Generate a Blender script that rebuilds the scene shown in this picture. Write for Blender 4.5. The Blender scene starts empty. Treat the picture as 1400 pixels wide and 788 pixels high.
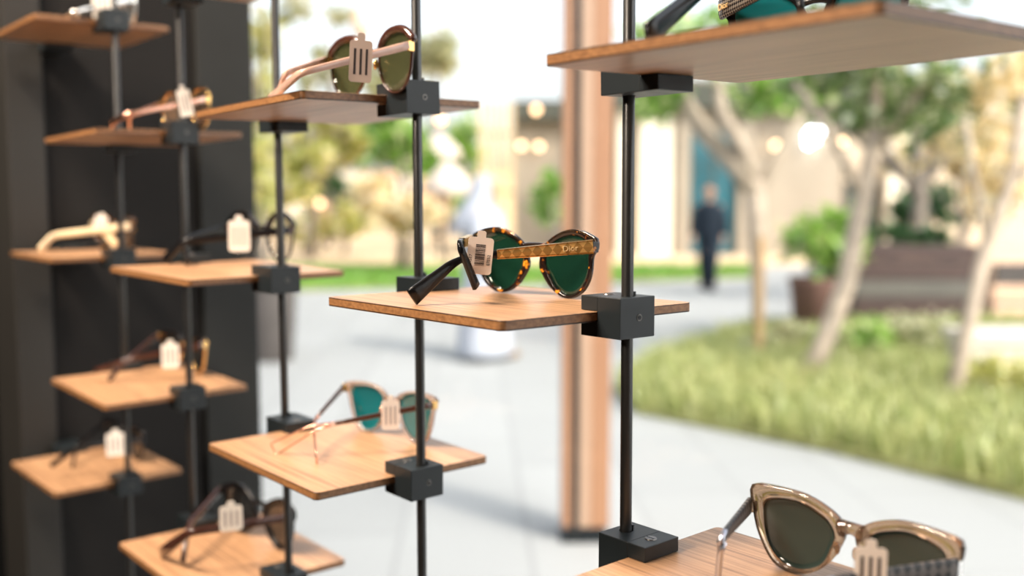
import bpy, bmesh, math, random
from mathutils import Vector, Matrix, noise
random.seed(7)
scene = bpy.context.scene
COL = scene.collection
R = math.radians

# ---------------------------------------------------------------- camera model
K = 0.82
EYE = 1.6
F_PX = 1378.564
PITCH, ROLL, YAW = 0.0922326, -0.00045727, 0.8676410
CAM = Vector((0.2592711*K, -0.6037906*K, EYE))
FW = Vector((-math.sin(YAW)*math.cos(PITCH), math.cos(YAW)*math.cos(PITCH), -math.sin(PITCH)))
_rt = Vector((math.cos(YAW), math.sin(YAW), 0)); _up = _rt.cross(FW)
RT = math.cos(ROLL)*_rt + math.sin(ROLL)*_up
UP = -math.sin(ROLL)*_rt + math.cos(ROLL)*_up

def ray(x, y): return FW + RT*((x-700)/F_PX) - UP*((y-394)/F_PX)
def at(x, y, d): return CAM + ray(x, y)*d                       # a point at depth d
def ground(x, y, z=0.0):
    r = ray(x, y); return CAM + r*((z-CAM.z)/r.z)
def above(x, y, base):                                           # the point over `base`, at height seen at row y
    d = (base-CAM).dot(FW)
    p = at(x, y, d); return Vector((base.x, base.y, p.z))
def proj(P):
    v = Vector(P)-CAM; z = v.dot(FW)
    return 700+F_PX*v.dot(RT)/z, 394-F_PX*v.dot(UP)/z, z

cd = bpy.data.cameras.new('camera'); cam = bpy.data.objects.new('camera', cd); COL.objects.link(cam)
m = Matrix((RT, UP, -FW)).transposed().to_4x4(); m.translation = CAM
cam.matrix_world = m
cd.sensor_width = 36; cd.lens = F_PX/1400*36; cd.clip_start = 0.02; cd.clip_end = 500
cd.dof.use_dof = True; cd.dof.focus_distance = 0.71; cd.dof.aperture_fstop = 3.1
scene.camera = cam

# ---------------------------------------------------------------- materials
MATS = {}
def mat(name):
    m = bpy.data.materials.new(name); m.use_nodes = True
    nt = m.node_tree; nt.nodes.clear()
    out = nt.nodes.new('ShaderNodeOutputMaterial')
    MATS[name] = m
    return m, nt, out
def N(nt, t, **kw):
    n = nt.nodes.new('ShaderNode'+t)
    for k, v in kw.items():
        if k in n.inputs: n.inputs[k].default_value = v
        else: setattr(n, k, v)
    return n
def L(nt, a, ao, b, bi): nt.links.new(a.outputs[ao], b.inputs[bi])
def rgba(c): return (c[0], c[1], c[2], 1.0)
def ramp(nt, stops, interp='LINEAR'):
    r = nt.nodes.new('ShaderNodeValToRGB'); e = r.color_ramp; e.interpolation = interp
    while len(e.elements) < len(stops): e.elements.new(0.5)
    for el, (p, c) in zip(e.elements, stops): el.position = p; el.color = rgba(c)
    return r

def simple(name, col, rough=.5, metal=0.0, spec=.5, var=0.12, scale=20, coat=0.0, bump=0.0):
    """plain surface with a little procedural variation of its own colour"""
    m, nt, out = mat(name)
    p = N(nt, 'BsdfPrincipled'); p.inputs['Roughness'].default_value = rough
    p.inputs['Metallic'].default_value = metal; p.inputs['Specular IOR Level'].default_value = spec
    p.inputs['Coat Weight'].default_value = coat
    tc = N(nt, 'TexCoord'); n = N(nt, 'TexNoise'); n.inputs['Scale'].default_value = scale; n.inputs['Detail'].default_value = 4
    L(nt, tc, 'Object', n, 'Vector')
    a = [max(0, c*(1-var)) for c in col]; b = [min(1, c*(1+var)) for c in col]
    r = ramp(nt, [(.3, a), (.7, b)]); L(nt, n, 'Fac', r, 'Fac'); L(nt, r, 'Color', p, 'Base Color')
    if bump:
        bm = N(nt, 'Bump'); bm.inputs['Strength'].default_value = bump; bm.inputs['Distance'].default_value = .01
        L(nt, n, 'Fac', bm, 'Height'); L(nt, bm, 'Normal', p, 'Normal')
    L(nt, p, 'BSDF', out, 'Surface')
    return m

def wood_top():
    m, nt, out = mat('oak_veneer')
    p = N(nt, 'BsdfPrincipled'); p.inputs['Roughness'].default_value = .34; p.inputs['Specular IOR Level'].default_value = .7
    tc = N(nt, 'TexCoord'); mp = N(nt, 'Mapping'); mp.inputs['Scale'].default_value = (9, 620, 60)
    oi = N(nt, 'ObjectInfo'); add = N(nt, 'VectorMath', operation='ADD')
    L(nt, tc, 'Object', add, 0); L(nt, oi, 'Random', add, 1); L(nt, add, 'Vector', mp, 'Vector')
    n = N(nt, 'TexNoise'); n.inputs['Scale'].default_value = 1; n.inputs['Detail'].default_value = 5; n.inputs['Roughness'].default_value = .6
    L(nt, mp, 'Vector', n, 'Vector')
    mp2 = N(nt, 'Mapping'); mp2.inputs['Scale'].default_value = (4, 30, 10); L(nt, add, 'Vector', mp2, 'Vector')
    n2 = N(nt, 'TexNoise'); n2.inputs['Scale'].default_value = 1; n2.inputs['Detail'].default_value = 3
    L(nt, mp2, 'Vector', n2, 'Vector')
    r = ramp(nt, [(.32, (.19, .098, .055)), (.48, (.46, .26, .138)), (.62, (.57, .335, .182))])
    L(nt, n, 'Fac', r, 'Fac')
    r2 = ramp(nt, [(.3, (.80, .78, .76)), (.7, (1.0, 1.0, 1.0))]); L(nt, n2, 'Fac', r2, 'Fac')
    mx = N(nt, 'Mix', data_type='RGBA', blend_type='MULTIPLY'); mx.inputs['Factor'].default_value = 1
    nt.links.new(r.outputs['Color'], mx.inputs['A']); nt.links.new(r2.outputs['Color'], mx.inputs['B'])
    nt.links.new(mx.outputs['Result'], p.inputs['Base Color'])
    rr = N(nt, 'MapRange'); rr.inputs['To Min'].default_value = .46; rr.inputs['To Max'].default_value = .27
    L(nt, n, 'Fac', rr, 'Value'); L(nt, rr, 'Result', p, 'Roughness')
    bm = N(nt, 'Bump'); bm.inputs['Strength'].default_value = .25; bm.inputs['Distance'].default_value = .0006
    L(nt, n, 'Fac', bm, 'Height'); L(nt, bm, 'Normal', p, 'Normal')
    L(nt, p, 'BSDF', out, 'Surface'); return m

def wood_edge():
    """lacquered board edge: brown core between two dark glue lines"""
    m, nt, out = mat('board_edge')
    p = N(nt, 'BsdfPrincipled'); p.inputs['Roughness'].default_value = .42
    tc = N(nt, 'TexCoord'); mp = N(nt, 'Mapping'); mp.inputs['Scale'].default_value = (260, 260, 420)
    n = N(nt, 'TexNoise'); n.inputs['Scale'].default_value = 1; n.inputs['Detail'].default_value = 4
    L(nt, tc, 'Object', mp, 'Vector'); L(nt, mp, 'Vector', n, 'Vector')
    r = ramp(nt, [(.3, (.17, .075, .028)), (.7, (.32, .155, .062))]); L(nt, n, 'Fac', r, 'Fac')
    sx = N(nt, 'SeparateXYZ'); L(nt, tc, 'Object', sx, 'Vector')
    z = N(nt, 'MapRange'); z.inputs['From Min'].default_value = -0.00686; z.inputs['From Max'].default_value = 0
    L(nt, sx, 'Z', z, 'Value')
    r2 = ramp(nt, [(0, (.10, .09, .09)), (.13, (.10, .09, .09)), (.17, (1, 1, 1)), (.85, (1, 1, 1)), (.89, (.14, .12, .11)), (1, (.14, .12, .11))])
    L(nt, z, 'Result', r2, 'Fac')
    mx = N(nt, 'Mix', data_type='RGBA', blend_type='MULTIPLY'); mx.inputs['Factor'].default_value = 1
    nt.links.new(r.outputs['Color'], mx.inputs['A']); nt.links.new(r2.outputs['Color'], mx.inputs['B'])
    nt.links.new(mx.outputs['Result'], p.inputs['Base Color']); L(nt, p, 'BSDF', out, 'Surface'); return m

def schlick(nt, f0):
    """reflectance that rises towards grazing angles, the same from both sides"""
    lw = N(nt, 'LayerWeight'); lw.inputs['Blend'].default_value = .5
    pw = N(nt, 'Math', operation='POWER'); pw.inputs[1].default_value = 5; nt.links.new(lw.outputs['Facing'], pw.inputs[0])
    ml = N(nt, 'Math', operation='MULTIPLY_ADD'); ml.inputs[1].default_value = 1-f0; ml.inputs[2].default_value = f0
    nt.links.new(pw.outputs[0], ml.inputs[0]); return ml
def tinted(name, tint, gloss=.12, body=(.02, .02, .02), bodyfac=.25, rough=.02):
    """see-through tinted plastic or glass: tinted transparency, some body colour, a clear gloss"""
    m, nt, out = mat(name)
    t = N(nt, 'BsdfTransparent', Color=rgba(tint)); d = N(nt, 'BsdfDiffuse', Color=rgba(body))
    g = N(nt, 'BsdfGlossy', Roughness=rough); g.inputs['Color'].default_value = (1, 1, 1, 1)
    a = N(nt, 'MixShader'); a.inputs[0].default_value = bodyfac
    nt.links.new(t.outputs[0], a.inputs[1]); nt.links.new(d.outputs[0], a.inputs[2])
    f = schlick(nt, gloss)
    b = N(nt, 'MixShader'); nt.links.new(f.outputs[0], b.inputs[0])
    nt.links.new(a.outputs[0], b.inputs[1]); nt.links.new(g.outputs[0], b.inputs[2])
    nt.links.new(b.outputs[0], out.inputs['Surface']); return m

def tortoise():
    m, nt, out = mat('tortoiseshell')
    p = N(nt, 'BsdfPrincipled'); p.inputs['Roughness'].default_value = .16; p.inputs['Coat Weight'].default_value = .15
    tc = N(nt, 'TexCoord'); n = N(nt, 'TexNoise'); n.inputs['Scale'].default_value = 130; n.inputs['Detail'].default_value = 2
    L(nt, tc, 'Object', n, 'Vector')
    r = ramp(nt, [(.55, (.010, .006, .005)), (.60, (.06, .014, .005)), (.645, (.60, .22, .015)), (.75, (.80, .40, .04))])
    L(nt, n, 'Fac', r, 'Fac'); L(nt, r, 'Color', p, 'Base Color'); L(nt, p, 'BSDF', out, 'Surface'); return m

def check_mat(name, c1, c2, scale, rough=.3, metal=0.0):
    m, nt, out = mat(name)
    p = N(nt, 'BsdfPrincipled'); p.inputs['Roughness'].default_value = rough; p.inputs['Metallic'].default_value = metal
    uv = N(nt, 'UVMap'); mp = N(nt, 'Mapping'); mp.inputs['Scale'].default_value = scale
    mp.inputs['Rotation'].default_value = (0, 0, R(45))
    ck = N(nt, 'TexChecker'); ck.inputs['Scale'].default_value = 1
    ck.inputs['Color1'].default_value = rgba(c1); ck.inputs['Color2'].default_value = rgba(c2)
    L(nt, uv, 'UV', mp, 'Vector'); L(nt, mp, 'Vector', ck, 'Vector'); L(nt, ck, 'Color', p, 'Base Color')
    L(nt, p, 'BSDF', out, 'Surface'); return m

def glow(name, col, s):
    m, nt, out = mat(name); e = N(nt, 'Emission', Color=rgba(col), Strength=s); L(nt, e, 'Emission', out, 'Surface'); return m

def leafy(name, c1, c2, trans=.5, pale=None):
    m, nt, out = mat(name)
    g = N(nt, 'NewGeometry'); r = ramp(nt, [(0, c1), (1, c2)] if pale is None else [(0, c1), (.78, c2), (.80, pale), (1, pale)])  # pale stops paint sun glints into the colour of some leaves
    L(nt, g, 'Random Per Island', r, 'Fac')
    d = N(nt, 'BsdfDiffuse'); t = N(nt, 'BsdfTranslucent'); gl = N(nt, 'BsdfGlossy', Roughness=.4)
    L(nt, r, 'Color', d, 'Color'); L(nt, r, 'Color', t, 'Color')
    a = N(nt, 'MixShader'); a.inputs[0].default_value = trans
    nt.links.new(d.outputs[0], a.inputs[1]); nt.links.new(t.outputs[0], a.inputs[2])
    b = N(nt, 'MixShader'); b.inputs[0].default_value = .06
    nt.links.new(a.outputs[0], b.inputs[1]); nt.links.new(gl.outputs[0], b.inputs[2])
    nt.links.new(b.outputs[0], out.inputs['Surface']); return m

def paving():
    m, nt, out = mat('paving')
    p = N(nt, 'BsdfPrincipled'); p.inputs['Roughness'].default_value = .7
    tc = N(nt, 'TexCoord'); mp = N(nt, 'Mapping'); mp.inputs['Rotation'].default_value = (0, 0, R(38))
    br = N(nt, 'TexBrick'); br.inputs['Scale'].default_value = 1
    br.inputs['Brick Width'].default_value = 1.2; br.inputs['Row Height'].default_value = .6; br.inputs['Mortar Size'].default_value = .012
    br.inputs['Color1'].default_value = (.335, .345, .342, 1); br.inputs['Color2'].default_value = (.37, .38, .377, 1); br.inputs['Mortar'].default_value = (.29, .30, .297, 1)
    L(nt, tc, 'Object', mp, 'Vector'); L(nt, mp, 'Vector', br, 'Vector'); L(nt, br, 'Color', p, 'Base Color'); L(nt, p, 'BSDF', out, 'Surface'); return m

def planks(name, c1, c2, sc):
    m, nt, out = mat(name)
    p = N(nt, 'BsdfPrincipled'); p.inputs['Roughness'].default_value = .55
    tc = N(nt, 'TexCoord'); mp = N(nt, 'Mapping'); mp.inputs['Scale'].default_value = sc
    n = N(nt, 'TexNoise'); n.inputs['Scale'].default_value = 1; n.inputs['Detail'].default_value = 4
    L(nt, tc, 'Object', mp, 'Vector'); L(nt, mp, 'Vector', n, 'Vector')
    r = ramp(nt, [(.3, c1), (.7, c2)]); L(nt, n, 'Fac', r, 'Fac'); L(nt, r, 'Color', p, 'Base Color'); L(nt, p, 'BSDF', out, 'Surface'); return m

WT, WE = wood_top(), wood_edge()
M_BLACK = simple('black_steel', (.016, .016, .016), .34, 0, .6, .1)
M_CLAMP = simple('grey_steel', (.010, .014, .0165), .42, 0, .36, .06)
M_STEEL = simple('bright_steel', (.62, .60, .57), .3, 1, .5, .05)
M_SCREW = simple('dark_screw_steel', (.16, .15, .14), .32, .8, .5, .05)
M_GOLD = simple('gold', (.83, .52, .20), .25, 1, .5, .08, 200)
M_PINKGOLD = simple('rose_gold', (.86, .50, .38), .25, 1, .5, .06)
M_BLKACE = simple('black_acetate', (.006, .006, .007), .25, 0, .28, .1, 20, .05)
M_BRNACE = simple('brown_acetate', (.05, .018, .012), .16, 0, .5, .2, 60, .5)
M_PINKACE = simple('pale_pink_acetate', (.58, .36, .28), .25, 0, .5, .12, 60, .3)
M_CREAM = simple('cream_acetate', (.78, .62, .40), .25, 0, .5, .12, 60, .3)
M_SILVER = simple('silver', (.75, .72, .68), .22, 1, .5, .05)
M_SILVERB = simple('blue_silver', (.50, .52, .60), .32, 1, .5, .05)
M_TAG = simple('tag_paper', (.80, .70, .62), .8, 0, .2, .03)
M_TAGW = simple('white_tag_paper', (.86, .80, .72), .8, 0, .2, .03)
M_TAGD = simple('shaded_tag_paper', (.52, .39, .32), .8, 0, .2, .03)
M_INK = simple('tag_ink', (.05, .04, .04), .8, 0, .1, .05)
M_INKF = simple('tag_ink_faded', (.36, .30, .28), .8, 0, .1, .05)
M_TORT = tortoise()
def glassy(name, col, rough=.06, trans=.9):
    m, nt, out = mat(name); p = N(nt, 'BsdfPrincipled'); p.inputs['Base Color'].default_value = rgba(col); p.inputs['Roughness'].default_value = rough
    p.inputs['Transmission Weight'].default_value = trans; p.inputs['IOR'].default_value = 1.49
    tc = N(nt, 'TexCoord'); n = N(nt, 'TexNoise'); n.inputs['Scale'].default_value = 90; L(nt, tc, 'Object', n, 'Vector')
    r = ramp(nt, [(.35, [c*.9 for c in col]), (.65, col)]); L(nt, n, 'Fac', r, 'Fac'); L(nt, r, 'Color', p, 'Base Color')
    L(nt, p, 'BSDF', out, 'Surface'); return m
M_CLEAR = glassy('champagne_acetate', (.50, .35, .24)); M_ROSE = glassy('clear_rose_acetate', (.92, .68, .56), .1, .8)
M_BRASSPLATE = check_mat('gold_lattice', (.95, .58, .20), (.55, .30, .09), (190, 190, 1), .32, .6)
M_HOUND = check_mat('houndstooth', (.005, .005, .006), (.13, .11, .10), (200, 200, 1), .5)
M_MOSAIC = check_mat('black_mosaic', (.008, .008, .009), (.16, .14, .12), (600, 600, 1), .2)
LENS = {
 'green': tinted('lens_green', (.08, .17, .11), .06, (.010, .055, .036), .40),
 'smoke': tinted('lens_smoke', (.06, .072, .064), .03, (.028, .042, .036), .7),
 'teal': tinted('lens_teal', (.04, .20, .21), .10, (.008, .14, .165), .78),
 'olive': tinted('lens_olive', (.22, .22, .12), .08, (.07, .075, .035), .5),
 'clear': tinted('lens_clear', (.86, .85, .83), .04, (.5, .5, .5), .05),
 'dark': tinted('lens_dark', (.12, .12, .13), .12, (.03, .03, .03), .4),
 'brown': tinted('lens_brown', (.30, .24, .18), .08, (.2, .14, .1), .35),
}

# ---------------------------------------------------------------- object helpers
def link(name, verts, faces, material, parent=None, smooth=False, mats=None, fm=None, uvs=None):
    me = bpy.data.meshes.new(name); me.from_pydata([tuple(v) for v in verts], [], faces)
    for mm in (mats or [material]): me.materials.append(mm)
    if fm:
        for p, i in zip(me.polygons, fm): p.material_index = i
    if smooth:
        for p in me.polygons: p.use_smooth = True
    if uvs:
        ul = me.uv_layers.new(name='UVMap')
        for lp in me.loops: ul.data[lp.index].uv = uvs[lp.vertex_index]
    o = bpy.data.objects.new(name, me); COL.objects.link(o)
    if parent: o.parent = parent
    return o
def tag(o, label, cat, group=None, kind=None):
    if label: o['label'] = label
    if cat: o['category'] = cat
    if group: o['group'] = group
    if kind: o['kind'] = kind
    return o
def empty(name, loc, label=None, cat=None, group=None, rot=None):
    o = bpy.data.objects.new(name, None); COL.objects.link(o); o.location = loc; o.empty_display_size = .05
    if rot: o.rotation_euler = rot
    return tag(o, label, cat, group)

class MB:
    def __init__(s): s.v, s.f, s.i, s.cur = [], [], [], 0
    def add(s, vs, fs):
        b = len(s.v); s.v += [Vector(v) for v in vs]; s.f += [tuple(b+i for i in f) for f in fs]; s.i += [s.cur]*len(fs)
    def box(s, lo, hi, mtx=None):
        x0, y0, z0 = lo; x1, y1, z1 = hi
        vs = [Vector(p) for p in ((x0,y0,z0),(x1,y0,z0),(x1,y1,z0),(x0,y1,z0),(x0,y0,z1),(x1,y0,z1),(x1,y1,z1),(x0,y1,z1))]
        if mtx: vs = [mtx @ v for v in vs]
        s.add(vs, [(3,2,1,0),(4,5,6,7),(0,1,5,4),(1,2,6,5),(2,3,7,6),(3,0,4,7)])
    def prism(s, pts, z0, z1, mtx=None):                     # pts counter-clockwise
        n = len(pts); vs = [Vector((p[0], p[1], z0)) for p in pts]+[Vector((p[0], p[1], z1)) for p in pts]
        if mtx: vs = [mtx @ v for v in vs]
        s.add(vs, [tuple(range(n))[::-1], tuple(range(n, 2*n))]+[(i, (i+1) % n, n+(i+1) % n, n+i) for i in range(n)])
    def tube(s, pts, rads, seg=10, cap=True):
        pts = [Vector(p) for p in pts]
        if not hasattr(rads, '__len__'): rads = [rads]*len(pts)
        rings = []; ref = None
        for k, p in enumerate(pts):
            t = (pts[min(k+1, len(pts)-1)]-pts[max(k-1, 0)]).normalized()
            if ref is None: ref = Vector((0, 0, 1)) if abs(t.z) < .9 else Vector((1, 0, 0))
            u = (ref-t*ref.dot(t)).normalized(); w = t.cross(u); ref = u
            rings.append([p+(u*math.cos(a)+w*math.sin(a))*rads[k] for a in [2*math.pi*j/seg for j in range(seg)]])
        vs = [v for r in rings for v in r]; fs = []
        for k in range(len(pts)-1):
            for j in range(seg):
                a = k*seg+j; b = k*seg+(j+1) % seg; fs.append((a, b, b+seg, a+seg))
        if cap: fs += [tuple(range(seg))[::-1], tuple(range((len(pts)-1)*seg, len(pts)*seg))]
        s.add(vs, fs)
    def lathe(s, prof, c=(0, 0, 0), seg=20, sx=1, sy=1, rot=0):   # prof (r, z)
        c = Vector(c); vs = []
        for r, z in prof:
            for j in range(seg):
                a = 2*math.pi*j/seg; x, y = r*sx*math.cos(a), r*sy*math.sin(a)
                vs.append(c+Vector((x*math.cos(rot)-y*math.sin(rot), x*math.sin(rot)+y*math.cos(rot), z)))
        fs = [(k*seg+j, k*seg+(j+1) % seg, (k+1)*seg+(j+1) % seg, (k+1)*seg+j) for k in range(len(prof)-1) for j in range(seg)]
        fs += [tuple(range(seg))[::-1], tuple(range((len(prof)-1)*seg, len(prof)*seg))]
        s.add(vs, fs)
    def ball(s, c, r, seg=14, sc=(1, 1, 1)):
        c = Vector(c); vs = []; fs = []; rg = seg//2
        for k in range(rg+1):
            th = math.pi*k/rg
            for j in range(seg):
                ph = 2*math.pi*j/seg
                vs.append(c+Vector((r*sc[0]*math.sin(th)*math.cos(ph), r*sc[1]*math.sin(th)*math.sin(ph), -r*sc[2]*math.cos(th))))
        for k in range(rg):
            for j in range(seg): fs.append((k*seg+j, k*seg+(j+1) % seg, (k+1)*seg+(j+1) % seg, (k+1)*seg+j))
        s.add(vs, fs)
    def build(s, name, material, parent=None, smooth=False, off=None, mats=None, bevel=0, bseg=2):
        vs = [v-off for v in s.v] if off is not None else s.v
        o = link(name, vs, s.f, material, parent, smooth, mats, s.i if mats else None)
        if bevel:
            b = o.modifiers.new('bevel', 'BEVEL'); b.width = bevel; b.segments = bseg; b.limit_method = 'ANGLE'
        return o

# ---------------------------------------------------------------- display rack
HW, HD, TH = 0.128892*K, 0.1114344*K, 0.0083702*K
POLE_R = .0041
POLES = {1: (-.308850, -.304997), 2: (-.604678, -.601883), 3: (-.910341, -.904196), 4: (-1.206562, -1.211802), 5: (-1.475932, -1.492104)}
def pole_x(k, zrel):          # zrel in rig units
    a, b = POLES[k]; s = .27
    t = (1.2*s/.27*.3-zrel)/(2.8*.3)
    return (a+(b-a)*t)*K
POLE_LABEL = {1: 'black steel pole nearest the timber post, in front of the tall window', 2: 'black steel pole just left of the tortoiseshell sunglasses',
  3: 'thin black pole standing before the dark pot, at the window edge of the dark wall', 4: 'blurred dark pole against the dark wall, its clamps holding the lower dark gold glasses shelf',
  5: 'farthest blurred grey pole, against the dark panelled wall'}
for k in POLES:
    a = Vector((pole_x(k, -EYE/K), 0, 0.0)); b = Vector((pole_x(k, 1.3/K), 0, 2.9))
    o = empty('display_pole', (a.x, 0, 0), POLE_LABEL[k], 'pole', 'display rack poles')
    mb = MB(); mb.tube([a, b], POLE_R, 20); mb.build('rod', M_BLACK, o, True, off=o.location)
    mb = MB(); mb.lathe([(.001, .0002), (.018, .0002), (.018, .004), (.0052, .006)], (a.x, 0, 0), 20); mb.build('floor_flange', M_CLAMP, o, off=o.location)

SH = {  # name: column, centre (rig units), yaw, tilt x, tilt y
 'A': (1, (-.4502356, -.0115123, -.0961182), .005674, .005686, -.006122),
 'B': (2, (-.7509562, -.0040881, -.2972395), .002850, -.006455, .000149),
 'C': (2, (-.7583548, -.0059918, .1005809), -.005850, .016731, .011345),
 'D': (3, (-1.0582446, -.0067045, -.1014216), .026956, -.011781, .002253),
 'E': (3, (-1.0573418, -.0110146, -.5024656), .002950, -.012313, -.010646),
 'O': (3, (-1.0582446, -.0067045, .2990), .006, .0139, .0085),
 'G': (4, (-1.3492753, -.0087763, .0941503), -.017994, .013308, .011505),
 'H': (4, (-1.3492144, -.0125698, -.3010743), .005844, -.015469, .012090),
 'I': (5, (-1.6361545, -.0060, .2925), .0, .0100, .0080),
 'J': (5, (-1.6361545, .0040881, -.1041857), -.006224, 0, 0),
 'K': (5, (-1.6364549, -.0088893, -.4997593), .016915, -.005734, .006404),
 'M': (0, (-.1478393, -.0091780, .1010861), -.001349, .006080, .018926),
 'N': (0, (-.1555390, -.0133578, -.2922437), .013174, -.000077, .000066)}
SH_LABEL = {
 'A': 'oak shelf board carrying the tortoiseshell sunglasses, clamped between two black poles in sharp focus',
 'B': 'oak shelf board under the rose gold glasses with teal lenses',
 'C': 'oak shelf board seen from below, carrying the olive lens glasses with pale pink temples',
 'D': 'oak shelf board carrying the black glasses with clear lenses, before the dark wall',
 'E': 'oak shelf board at the bottom edge carrying the large black sunglasses',
 'O': 'oak shelf cut by the top edge of the photo, only its underside corner showing',
 'G': 'blurred oak shelf seen from slightly below, carrying thin gold glasses',
 'H': 'blurred oak shelf carrying the dark glasses with gold details, before the dark wall',
 'I': 'blurred oak shelf at the top left, carrying silver glasses',
 'J': 'blurred oak shelf seen edge-on at far left, carrying the cream glasses',
 'K': 'blurred oak shelf at far left, lowest one there, carrying small black glasses',
 'M': 'large oak shelf seen from below at the upper right, carrying glasses with mosaic temples',
 'N': 'grained oak shelf at the lower right corner under the champagne sunglasses'}
def shelf_frame(n):
    c, (x, y, z), yaw, tx, ty = SH[n]
    return Vector((x*K, y*K, EYE+z*K)), Vector((-tx, -ty, 1)).normalized()
def on_shelf(n, px, py, h=0.0):
    c, nr = shelf_frame(n); r = ray(px, py)
    return CAM+r*(((c-CAM).dot(nr)+h)/r.dot(nr))
def shelf_z(n, p):
    c, nr = shelf_frame(n); return c.z-((p.x-c.x)*nr.x+(p.y-c.y)*nr.y)/nr.z

def rounded_rect(hx, hy, r, seg=6):
    pts = []
    for cx, cy, a0 in ((hx-r, hy-r, 0), (-hx+r, hy-r, 90), (-hx+r, -hy+r, 180), (hx-r, -hy+r, 270)):
        for j in range(seg+1):
            a = R(a0+90*j/seg); pts.append((cx+r*math.cos(a), cy+r*math.sin(a)))
    return pts
def disc(mb, c, r, h, axis, seg=16, r2=None):
    c = Vector(c); axis = Vector(axis).normalized(); u = axis.orthogonal().normalized(); w = axis.cross(u)
    vs = [c+(u*math.cos(2*math.pi*j/seg)+w*math.sin(2*math.pi*j/seg))*r for j in range(seg)]
    vs += [v+axis*h+(c-v)*(0 if r2 is None else 1-r2/r) for v in vs]
    mb.add(vs, [tuple(range(seg))[::-1], tuple(range(seg, 2*seg))]+[(j, (j+1) % seg, seg+(j+1) % seg, seg+j) for j in range(seg)])
CW, CH = .034, .0275
def clamp(root, edge_x, px, py, sgn):
    """C-shaped steel block: spine with a bore for the pole, two jaws over and under the board; sgn=+1 faces +x"""
    mb = MB(); zc = -TH/2; z0, z1 = zc-CH/2, zc+CH/2
    xin, xs, xo = edge_x-sgn*.0150, edge_x+sgn*.0006, px+sgn*.0095
    lo, hi = min(xs, xo), max(xs, xo)
    # spine ring
    sq = []; hole = []; n = 24
    for j in range(n):
        a = 2*math.pi*j/n+math.pi/n; c, s = math.cos(a), math.sin(a)
        hole.append((px+(POLE_R+.0004)*c, py+(POLE_R+.0004)*s))
        tx = ((hi-px) if c > 0 else (px-lo))/max(abs(c), 1e-6); ty = (CW/2)/max(abs(s), 1e-6); t = min(tx, ty)
        sq.append((px+t*c, py+t*s))
    for cx, cy in ((lo, py-CW/2), (hi, py-CW/2), (hi, py+CW/2), (lo, py+CW/2)):   # exact corners
        j = min(range(n), key=lambda q: (sq[q][0]-cx)**2+(sq[q][1]-cy)**2); sq[j] = (cx, cy)
    vs = [Vector((p[0], p[1], z)) for z in (z0, z1) for p in sq]+[Vector((p[0], p[1], z)) for z in (z0, z1) for p in hole]
    fs = []
    for j in range(n):
        k = (j+1) % n
        fs += [(j, k, n+k, n+j), (2*n+k, 2*n+j, 3*n+j, 3*n+k), (n+j, n+k, 3*n+k, 3*n+j), (k, j, 2*n+j, 2*n+k)]
    mb.add(vs, fs)
    jl, jh = min(xin, xs), max(xin, xs)
    mb.box((jl, py-CW/2, .0003), (jh, py+CW/2, z1)); mb.box((jl, py-CW/2, z0), (jh, py+CW/2, -TH-.0003))
    c = mb.build('clamp', M_CLAMP, root, bevel=.0005)
    s = MB(); disc(s, (xo, py+.0015, zc), .0024, sgn*.0004, (1, 0, 0)); s.build('set_screw_ring', M_SCREW, c)
    s = MB(); disc(s, (xo+sgn*.0004, py+.0015, zc), .0018, sgn*.0003, (1, 0, 0), 6); s.build('set_screw', M_BLKACE, c)
    s = MB(); sx = (xin+xs)/2+sgn*.002; disc(s, (sx, py, z1), .0042, .0006, (0, 0, 1), 20, .0038)
    s.build('clamp_screw', M_SCREW, c)
    s = MB(); s.box((sx-.0038, py-.0004, z1+.0006), (sx+.0038, py+.0004, z1+.0008)); s.build('screw_slot', M_BLKACE, c)
    s = MB(); s.box((px-.002, py+POLE_R+.0008, z1), (px+.002, py+POLE_R+.0022, z1+.003)); s.build('stop_pin', M_BLACK, c)

for n, (col, cc, yaw, tx, ty) in SH.items():
    c, nr = shelf_frame(n)
    root = empty('display_shelf', c, SH_LABEL[n], 'shelf', 'oak display shelves', rot=(ty, -tx, yaw))
    pts = rounded_rect(HW, HD, .0045); k = len(pts)
    mb = MB(); mb.prism(pts, -TH, 0)
    mb.i = [0, 0]+[1]*k
    mb.build('board', WT, root, mats=[WT, WE], bevel=.0003, bseg=1)
    inv = Matrix.LocRotScale(c, root.rotation_euler, None).inverted()
    if col > 0:                                       # clamp on the nearer pole
        p = inv @ Vector((pole_x(col, cc[2]), 0, c.z)); clamp(root, HW, p.x, p.y, 1)
    if col < 5:                                       # clamp on the farther pole
        p = inv @ Vector((pole_x(col+1, cc[2]), 0, c.z)); clamp(root, -HW, p.x, p.y, -1)
    else:                                             # far column: bracket fixed to the wall
        mb = MB(); mb.box((-HW-.0535, -.02, -TH-.008), (-HW-.0005, .02, .008)); mb.box((-HW-.0005, -.02, -TH-.008), (-HW+.014, .02, -TH-.0003)); mb.box((-HW-.0005, -.02, .0003), (-HW+.014, .02, .008))
        mb.build('wall_bracket', M_CLAMP, root, bevel=.0006)

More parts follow.
